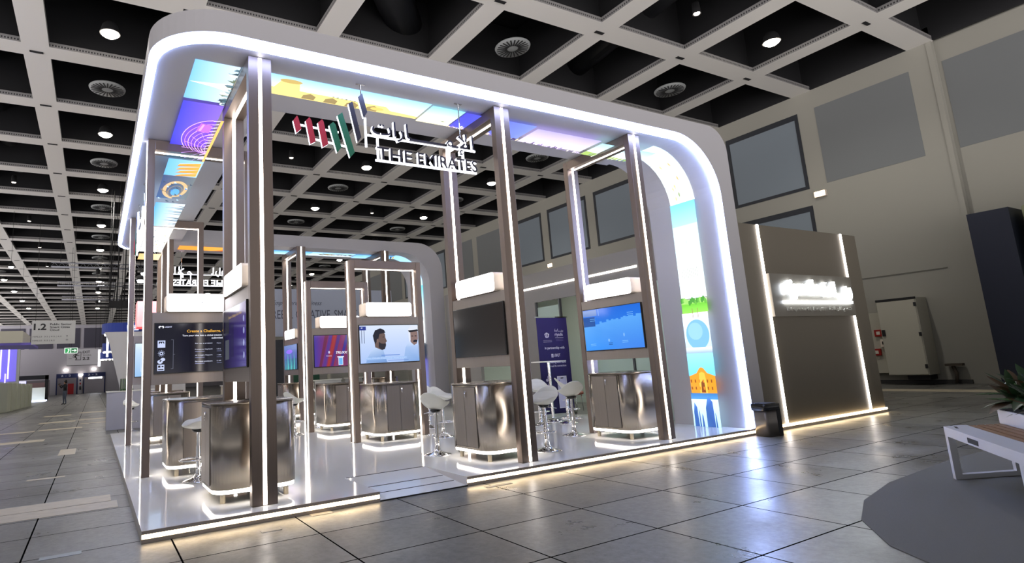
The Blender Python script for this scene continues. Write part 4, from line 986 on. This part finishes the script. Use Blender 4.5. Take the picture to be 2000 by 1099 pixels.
# ================================================================= BEHIND THE STAND
# pale banner wall GREEN. CREATIVE. SMART.
t = thing('booth_banner_wall', 'pale blue-grey banner wall reading GREEN. CREATIVE. SMART.', 'banner wall', (5.2, 18, 0))
MB().box(0, 0, 2.9, 6.4, .12, 4.9).build('panel', pbr('banner_wall_blue_grey', 'aab2c6', .7), t)
for x in (.1, 3.2, 6.2): MB().box(x, .02, 0, x+.12, .14, 2.9).build('post', M_cab, t)
p = Pic(); NB = '4a4e60'
p.text('GREEN. CREATIVE. SMART.', .55, .74, 4.15, .36, NB, .0); p.text('Empowered business', .8, 1.25, 2.2, .26, NB, 0, .5)
p.build('lettering', M_print, (0, -.004, 2.9), (1,0,0), (0,0,1), t)
t = thing('booth_wall', 'dark grey booth back wall under the GREEN CREATIVE SMART banner', 'booth wall', (4.6, 18.6, 0))
MB().box(0, 0, 0, 2.2, .1, 2.8).build('panel', pbr('booth_dark', '3d4046', .6), t); MB().box(2.2, 0, 0, 8, .1, 2.8).build('side_panel', pbr('booth_pale', 'a4a49c', .6), t)
MB().box(2.2, -.04, .9, 3.6, 0, 2.2).build('green_print', pbr('booth_green', '2c5a44', .6), t)
for i, (x, y, w_, c) in enumerate(((6.4, 14.5, 1.2, 'white'), (8.3, 15.4, .9, 'pale grey'), (3.6, 15.6, .8, 'cream'))):
    q = thing('reception_counter', '%s booth counter standing behind the stand %s' % (c, ('under the banner wall', 'right of the white counter', 'left of the banner wall')[i]), 'counter', (x, y, 0))
    MB().box(0, 0, 0, w_, .5, 1.05).build('body', pbr('ctr_'+c, {'white': 'd6d6d2', 'pale grey': 'aeb0b0', 'cream': 'd4ceb8'}[c], .4), q, bevel=.01); MB().box(-.03, -.03, 1.05, w_+.03, .53, 1.08).build('counter_top', M_seat, q)
# white counter with greenery, sloped board, far left beyond the stand
t = thing('reception_counter', 'plain white counter with green plants on top beyond the stand', 'counter', (-.06, 13.95, 0))
MB().box(0, 0, 0, 1.3, .6, 1.10).build('body', pbr('ctr_far_white', 'b9b9c4', .5), t, bevel=.008); MB().box(-.02, -.02, 1.10, 1.32, .62, 1.13).build('counter_top', M_seat, t)
t = thing('grass_box', 'small green grass arrangement on the white counter', 'plant', (.30, 14.1, 1.13))
m = MB()
for k in range(70): leaf(m, (random.uniform(0,.36), random.uniform(0,.15), 0), random.uniform(0, 6.28), .06, .008, 1.4, 0, 1)
for k in range(10): m.box(.035*k, 0, 0, .035*k+.02, .12, .36, 1 if k % 2 else 0)
m.build('grass', ML, t, recalc=False)
t = thing('sloped_board', 'tall white slanted board standing behind the white counter', 'booth wall', (-.1, 15.2, 0))
MB().prism([(.7, 0), (2.4, 0), (2.4, 3.0), (-.05, 3.0), (.1, 2.6)], 0, .12, 'Y').build('panel', pbr('board_white', 'c8c6c4', .6), t)
# red booth behind
M_redb = pbr('booth_red', 'c01c22', .4)
t = thing('red_booth', 'red booth wall seen between the two leftmost posts', 'booth', (.75, 15.8, 0))
MB().box(.35, 0, 0, 1.3, .2, 1.55).build('low_wall', M_redb, t); MB().box(.1, .6, 3.25, 1.8, 1.6, 4.15).build('hanging_cube', emit('red_lightbox', 'e02430', .9), t)
MB().box(.95, .2, 4.0, 1.15, .25, 5.6).build('white_column', emit('white_lightbox', 'eef2ff', 1.2), t)
# hanging blue ring signs with lamps below
def ring_sign(x, y, z, r, lab, txt=True):
    t = thing('ring_sign', lab, 'hanging sign', (x, y, z), 0, 'blue ring signs hung beyond the stand')
    MB().lathe([(r,0),(r,.42),(r-.05,.42),(r-.05,0),(r,0)], seg=32, sm=False).build('band', pbr('ring_blue', '1c3a9c', .5), t)
    MB().lathe([(r-.06,.0),(r-.35,-.10),(r-.4,.02)], seg=32).build('reflector', M_seat, t)
    for k in range(7):
        a = -PI*.95+PI*.9*k/6; MB().lathe([(0,-.07),(.055,-.05),(.07,0)], c=(.8*r*math.cos(a), .8*r*math.sin(a), -.04), seg=10).build('bulb', emit('ring_bulb', 'fff8f0', 4), t)
    if txt:
        p = Pic().text('HBR', 0, .10, .45, .16, 'dfe8ff', .03).rect(0, .03, .45, .07, 'c0ccf4'); p.build('lettering', emit_pic, (.15, -r-.003, .05), (1,0,0), (0,0,1), t)
    for a in (.5, 2.6, 4.6): MB().tube([(r*.9*math.cos(a), r*.9*math.sin(a), .4), (r*.3*math.cos(a), r*.3*math.sin(a), ZB+.1-z)], .012, 5).build('hanging_cable', M_matblack, t)
emit_pic = picture('lit_lettering', 1.6)
ring_sign(.62, 22.6, 3.48, .80, 'blue ring sign nearest the stand, hanging over the walkway edge')
ring_sign(.38, 29.32, 3.05, .46, 'second blue ring sign behind the nearest one', False)
ring_sign(.42, 36.38, 2.9, .55, 'third and farthest blue ring sign, lower beyond the others', False)
t = thing('light_column', 'slim glowing white column hanging below the blue ring signs', 'lamp', (.04, 24, 2.55)); MB().box(0, 0, 0, .08, .07, 1.0).build('tube', emit('tube_white', 'f4f6ff', 5), t); MB().tube([(.04,.03,1.0),(.04,.03,7.9)], .008, 5).build('hanging_cable', M_matblack, t)
t = thing('light_column', 'slim glowing white column left of the other, farther down the walkway', 'lamp', (-.22, 38, 2.5)); MB().box(0, 0, 0, .14, .1, 1.1).build('tube', MATS['tube_white'], t); MB().tube([(.07,.05,1.1),(.07,.05,7.9)], .008, 5).build('hanging_cable', M_matblack, t)
t = thing('hanging_truss_box', 'dark lighting rig hanging above the blue ring signs', 'lighting rig', (.1, 24, 4.6))
m = MB()
for k in range(6): m.tube([(.15*k, 0, .2), (.15*k+.1, .2, 1.2+.15*(k % 3) if k % 2 else 5.83)], .03, 5)
m.box(0, -.1, .2, .9, .3, .5); m.build('rig', M_matblack, t)
t = thing('blue_sign_board', 'small blue lit name board hanging right of the ring signs', 'sign', (1.0, 30, 3.5)); MB().box(0, 0, 0, 1.4, .1, .42).build('board', pbr('ring_blue', '', .5), t)
Pic().text('Tryamed', 0, 0, 1.0, .22, 'c8e4ff', .02).build('lettering', emit_pic, (.2, -.004, .1), (1,0,0), (0,0,1), t); MB().tube([(.7,.05,.42),(.7,.05,6.98)], .008, 5).build('hanging_cable', M_matblack, t)
# bright spots of a distant booth
for i, (x, y, z) in enumerate(((.98, 15.4, 4.98), (.86, 15.3, 4.72), (-7.6, 42, 4.6), (-5.1, 43.4, 4.85), (-4.3, 29.32, 7.5))):
    t = thing('stage_spotlight', 'glaring white stage spotlight ' + ('high between the left posts, upper one', 'high between the left posts, lower one', 'above the left booths, outer one', 'above the left booths, beside the hall sign', 'on the ceiling beam at the far left')[i], 'spotlight', (x, y, z))
    MB().lathe([(.0,.18),(.1,.16),(.12,0)], seg=14).build('housing', M_matblack, t); MB().lathe([(0,-.09),(.08,-.07),(.11,0)], seg=14).build('lens', emit('stage_glow', 'f2f6ff', 40), t); MB().tube([(0,0,.17),(0,0,ZB+.05-z)], .008, 5).build('hanging_cable', M_matblack, t)
# hall signs
M_sg = pbr('hall_sign_board', 'cfd0cf', .6)
t = thing('hall_sign', 'hanging grey hall sign reading 1.2 Public Sector Smart Cities Cloud', 'sign', (-3.33, 30, 3.56))
MB().box(0, 0, 0, 1.96, .06, 1.22).build('board', M_sg, t)
p = Pic(); K = '2c2c30'
p.text('1.2', .08, .74, .56, .34, K, .03)
for k, s_ in enumerate(('Public Sector', 'Smart Cities', 'Cloud')): p.text(s_, .80, .98-.15*k, (.98, .90, .42)[k], .11, K, .02)
p.text('HALLS  3.2 | 4.2 | 6.2', .06, .34, 1.28, .09, '6c6c70', .01); p.text('HALLS  5.2 | 6.2', .06, .14, .98, .09, '6c6c70', .01)
p.rect(1.58, .34, 1.60, .43, '6c6c70'); p.poly([(1.55,.41),(1.59,.46),(1.63,.41)], '6c6c70'); p.disc(1.59, .2, .05, .05, '6c6c70', 14); p.disc(1.59, .19, .03, .035, 'cfd0cf', 12)
p.build('lettering', M_print, (0, -.004, 0), (1,0,0), (0,0,1), t)
for x in (.15, 1.8): MB().tube([(x, .03, 1.2), (x, .03, 6.9)], .01, 5).build('hanging_cable', M_matblack, t)
t = thing('exit_sign', 'hanging white banner reading EXIT TO HALL 2.2', 'sign', (-2.0, 38, 2.60))
MB().box(0, 0, 0, 1.78, .05, 1.06).build('board', pbr('exit_board', 'dddce4', .6), t)
p = Pic(); p.text('EXIT', .88, .78, .42, .17, K, .02); p.text('TO HALL', .88, .62, .50, .09, K, .01); p.text('2.2', .88, .36, .40, .18, K, .03)
for a, b, c, d in ((.38,.86,.80,.89),(.77,.38,.80,.89),(.50,.36,.80,.39),(.10,.46,.28,.48)): p.rect(a, b, c, d, K)
p.disc(.60, .80, .04, .04, K, 12); p.poly([(.34,.68),(.5,.78),(.62,.70),(.58,.66),(.5,.72),(.36,.64)], K); p.poly([(.5,.72),(.40,.58),(.30,.60),(.32,.56),(.44,.53),(.56,.66)], K); p.poly([(.42,.58),(.52,.46),(.46,.36),(.51,.36),(.58,.47),(.50,.6)], K); p.rect(.58, .64, .70, .67, K)
p.rect(0, 0, 1.78, .03, '4c4c54')
p.build('lettering', M_print, (0, -.004, 0), (1,0,0), (0,0,1), t)
for x in (.1, 1.6): MB().tube([(x, .03, 1.05), (x, .03, 7.9)], .01, 5).build('hanging_cable', M_matblack, t)
t = thing('escape_route_sign', 'small green and white emergency exit sign with an arrow pointing right', 'sign', (-1.95, 32.83, 3.17))
MB().box(0, 0, 0, .66, .05, .32).build('case', M_matblack, t)
p = Pic().rect(.0, .0, .66, .32, 'e8f4ea').rect(.04, .03, .30, .29, '2c9c54'); p.poly([(.12,.05),(.2,.15),(.16,.22),(.22,.27),(.26,.2),(.2,.05)], 'f0fff4')
p.rect(.34, .03, .63, .29, '1f6a3c'); p.poly([(.37,.14),(.5,.14),(.5,.07),(.61,.16),(.5,.25),(.5,.18),(.37,.18)], 'f4fff6'); p.build('pictogram', picture('sign_lit', .9), (0, -.004, 0), (1,0,0), (0,0,1), t)
MB().tube([(.33, .02, .32), (.33, .02, 7.3)], .008, 5).build('hanging_cable', M_matblack, t)
# trusses under the far ceiling
for i, y in enumerate((36.38, 43.44, 50.5)):
    t = thing('lighting_truss', 'silver lighting truss across the far walkway, %s of three' % ('nearest', 'middle', 'farthest')[i], 'truss', (-3.0, y, 8.8-.15*i))
    m = MB()
    for dy, dz in ((-.15, 0), (.15, 0), (0, .27)): m.tube([(0, dy, dz), (7, dy, dz)], .035, 5)
    for k in range(18): m.tube([(.39*k, -.15, 0), (.39*k+.19, 0, .27), (.39*k+.38, -.15, 0)], .018, 4)
    m.build('truss_frame', pbr('truss_alu', '9a9ca6', .35, .7), t)
    for x in (.5, 6.5): MB().tube([(x, 0, .25), (x, 0, ZB+.05-8.8+.15*i)], .012, 5).build('hanging_cable', M_matblack, t)
    for k in range(2): MB().lathe([(.12,.0),(.13,.3),(.0,.34)], c=(2.6+2.2*k, 0, -.38), seg=10).build('spotlight', M_matblack, t)
# left side booths
M_pale = pbr('booth_panel_pale', 'd2d6c2', .5)
t = thing('booth_row', 'row of pale booth cabinets along the left side of the walkway', 'booth', (-4.9, 36, 0))
for k in range(6): MB().box(-.55+.04*k, 1.85*k, 0, .05+.07*k, 1.85*k+1.8, 1.72-.02*k).build('cabinet', M_pale, t, bevel=.02)
t = thing('booth_tower', 'white booth tower with violet light strips at the left edge', 'booth', (-6.6, 33, 0))
MB().box(-3.4, 0, 0, 1.45, .4, 3.1).build('wall', pbr('booth_white_wall', 'b9bbb6', .5), t); 
MB().box(-4, -.6, 4.35, 1.6, 2.6, 4.48).build('roof', pbr('booth_roof', 'cfd0e0', .4), t); MB().box(-3, -.62, 4.30, 1.6, -.55, 4.36).build('edge_light', emit('edge_blue', 'c8d4ff', 2), t)
t = thing('violet_booth', 'white booth wall with upright violet light tubes behind the pale cabinets', 'booth', (-7.4, 48.2, 0))
MB().box(-2, .1, 0, 1.9, .4, 5.2).build('wall', MATS['booth_white_wall'], t)
MB().box(.2, .05, 1.9, 1.7, .098, 4.6).build('violet_panel', emit('violet_panel', '6a5cf0', .55, '8a84c8'), t)
for x in (.65, 1.15): MB().box(x, .0, 2.1, x+.10, .04, 4.4).build('violet_light', emit('violet_led', '9a8cff', 1.8), t)
MB().box(1.0, -.03, .2, 1.08, -.01, 2.5).build('violet_light', MATS['violet_led'], t)
t = thing('hanging_booth_roof', 'hanging cream canopy with violet underside at the far left', 'booth roof', (-7.6, 30, 3.55))
MB().box(-6, 0, .12, 3.9, 4, .72).build('band', pbr('roof_cream', 'c9c6b4', .6), t); MB().box(-6, .1, 0, 4.3, 4, .12).build('underside', pbr('roof_violet', '7a6cd0', .5), t)
for k in range(3): MB().box(-1+1.5*k, -.02, -.06, -.3+1.5*k, .1, 0).build('lamp', emit('edge_blue', '', 2), t)
t = thing('booth_screen_wall', 'low white booth with a violet lit screen before the far left opening', 'booth', (-7.6, 62, 0))
MB().box(0, 0, 0, 1.4, .3, 2.0).build('violet_screen', emit('violet_screen', '8f8af0', .8), t); MB().box(1.4, 0, 0, 3.0, .3, 1.3).build('white_box', M_pale, t)
MB().box(.8, -3, .0, 3.2, 0, .12).build('floor_light', emit('edge_blue', '', 2), t)
MB().box(-2, 1.0, 2.1, 3.2, 1.2, 2.5).build('beam', M_matblack, t)
MB().box(2.9, 1.0, .0, 3.2, 1.2, 2.5).build('post', M_matblack, t)
# column of wall between the doors with extinguisher signs
t = thing('fire_extinguisher_panel', 'narrow pale panel with extinguisher signs between the two far doors', 'sign', (-2.5, YW-.4, 0))
MB().box(0, 0, 0, .5, .25, 2.7).build('panel', M_farwall, t); MB().lathe([(0,.6),(.1,.6),(.1,1.1),(.0,1.2)], c=(.25,-.15,0), seg=12).build('extinguisher', M_matblack, t)
for z in (1.4, 1.9): MB().box(.15, -.01, z, .35, 0, z+.25).build('pictogram', M_redb if z < 1.5 else M_navy, t)
MB().box(-.02, -.3, 2.7, .55, 0, 2.95).build('lamp', emit('emergency_glow', '', 1), t)

# ---- person standing far down the walkway, photographing
def person(x, y, rz):
    t = thing('person', 'person in dark top and grey trousers holding up a camera on the far walkway', 'person', (x, y, 0), rz)
    me = bpy.data.meshes.new('body')
    J = {'pel': (0,0,.95,.15,.11), 'wai': (0,0,1.08,.14,.10), 'che': (0,0,1.30,.17,.11), 'nk': (0,0,1.48,.06,.06), 'hd': (0,-.02,1.58,.085,.09), 'ht': (0,0,1.70,.07,.08),
         'lh': (.10,0,.90,.10,.10), 'lk': (.12,-.02,.50,.065,.065), 'la': (.15,.02,.10,.045,.045), 'lt': (.16,-.14,.04,.04,.03),
         'rh': (-.10,0,.90,.10,.10), 'rk': (-.12,-.02,.50,.065,.065), 'ra': (-.15,.02,.10,.045,.045), 'rt': (-.16,-.14,.04,.04,.03),
         'ls': (.19,0,1.42,.06,.06), 'le': (.27,-.12,1.20,.045,.045), 'lw': (.12,-.32,1.38,.03,.03), 'lp': (.07,-.36,1.44,.035,.025),
         'rs': (-.19,0,1.42,.06,.06), 're': (-.27,-.12,1.20,.045,.045), 'rw': (-.12,-.32,1.38,.03,.03), 'rp': (-.07,-.36,1.44,.035,.025)}
    ks = list(J); E_ = [('pel','wai'),('wai','che'),('che','nk'),('nk','hd'),('hd','ht'),('pel','lh'),('lh','lk'),('lk','la'),('la','lt'),('pel','rh'),('rh','rk'),('rk','ra'),('ra','rt'),
          ('che','ls'),('ls','le'),('le','lw'),('lw','lp'),('che','rs'),('rs','re'),('re','rw'),('rw','rp')]
    me.from_pydata([J[k][:3] for k in ks], [(ks.index(a), ks.index(b)) for a, b in E_], [])
    o = bpy.data.objects.new('body', me); COL.objects.link(o); o.parent = t
    sk = o.modifiers.new('skin', 'SKIN'); sl = me.skin_vertices[0]
    for i, k in enumerate(ks): sl.data[i].radius = J[k][3:]; sl.data[i].use_root = (k == 'pel')
    ss = o.modifiers.new('sub', 'SUBSURF'); ss.levels = 1; ss.render_levels = 1
    m = bpy.data.materials.new('person_cloth'); m.use_nodes = True; nt = m.node_tree; b = nt.nodes['Principled BSDF']
    tc = nt.nodes.new('ShaderNodeTexCoord'); sp_ = nt.nodes.new('ShaderNodeSeparateXYZ'); nt.links.new(tc.outputs['Object'], sp_.inputs[0])
    cr = nt.nodes.new('ShaderNodeValToRGB'); cr.color_ramp.interpolation = 'CONSTANT'
    mr = nt.nodes.new('ShaderNodeMath'); mr.operation = 'DIVIDE'; mr.inputs[1].default_value = 2; nt.links.new(sp_.outputs['Z'], mr.inputs[0]); nt.links.new(mr.outputs[0], cr.inputs[0])
    els = cr.color_ramp.elements; els[0].position = 0; els[0].color = lin('16161a'); els[1].position = .05; els[1].color = lin('565e70')
    e1 = els.new(.50); e1.color = lin('17171d'); e2 = els.new(.745); e2.color = lin('a07a66')
    nt.links.new(cr.outputs[0], b.inputs['Base Color']); b.inputs['Roughness'].default_value = .8; me.materials.append(m)
    MB().lathe([(0,.15),(.075,.12),(.105,.03),(.10,-.06),(.08,-.1)], c=(0,.02,1.64), seg=14).build('hair', M_matblack, t)
    MB().box(-.08, -.44, 1.42, .08, -.38, 1.52).build('camera_body', M_black, t)
    for s_ in (-1, 1):
        for k in range(5): MB().tube([(s_*(.06+.004*k), -.365, 1.47-.02*k), (s_*.085, -.40, 1.475-.02*k), (s_*.07, -.445, 1.475-.02*k)], .008, 6).build('finger', pbr('skin', 'a07a66', .5), t)
    return t
person(-2.25, 44, math.radians(-60))
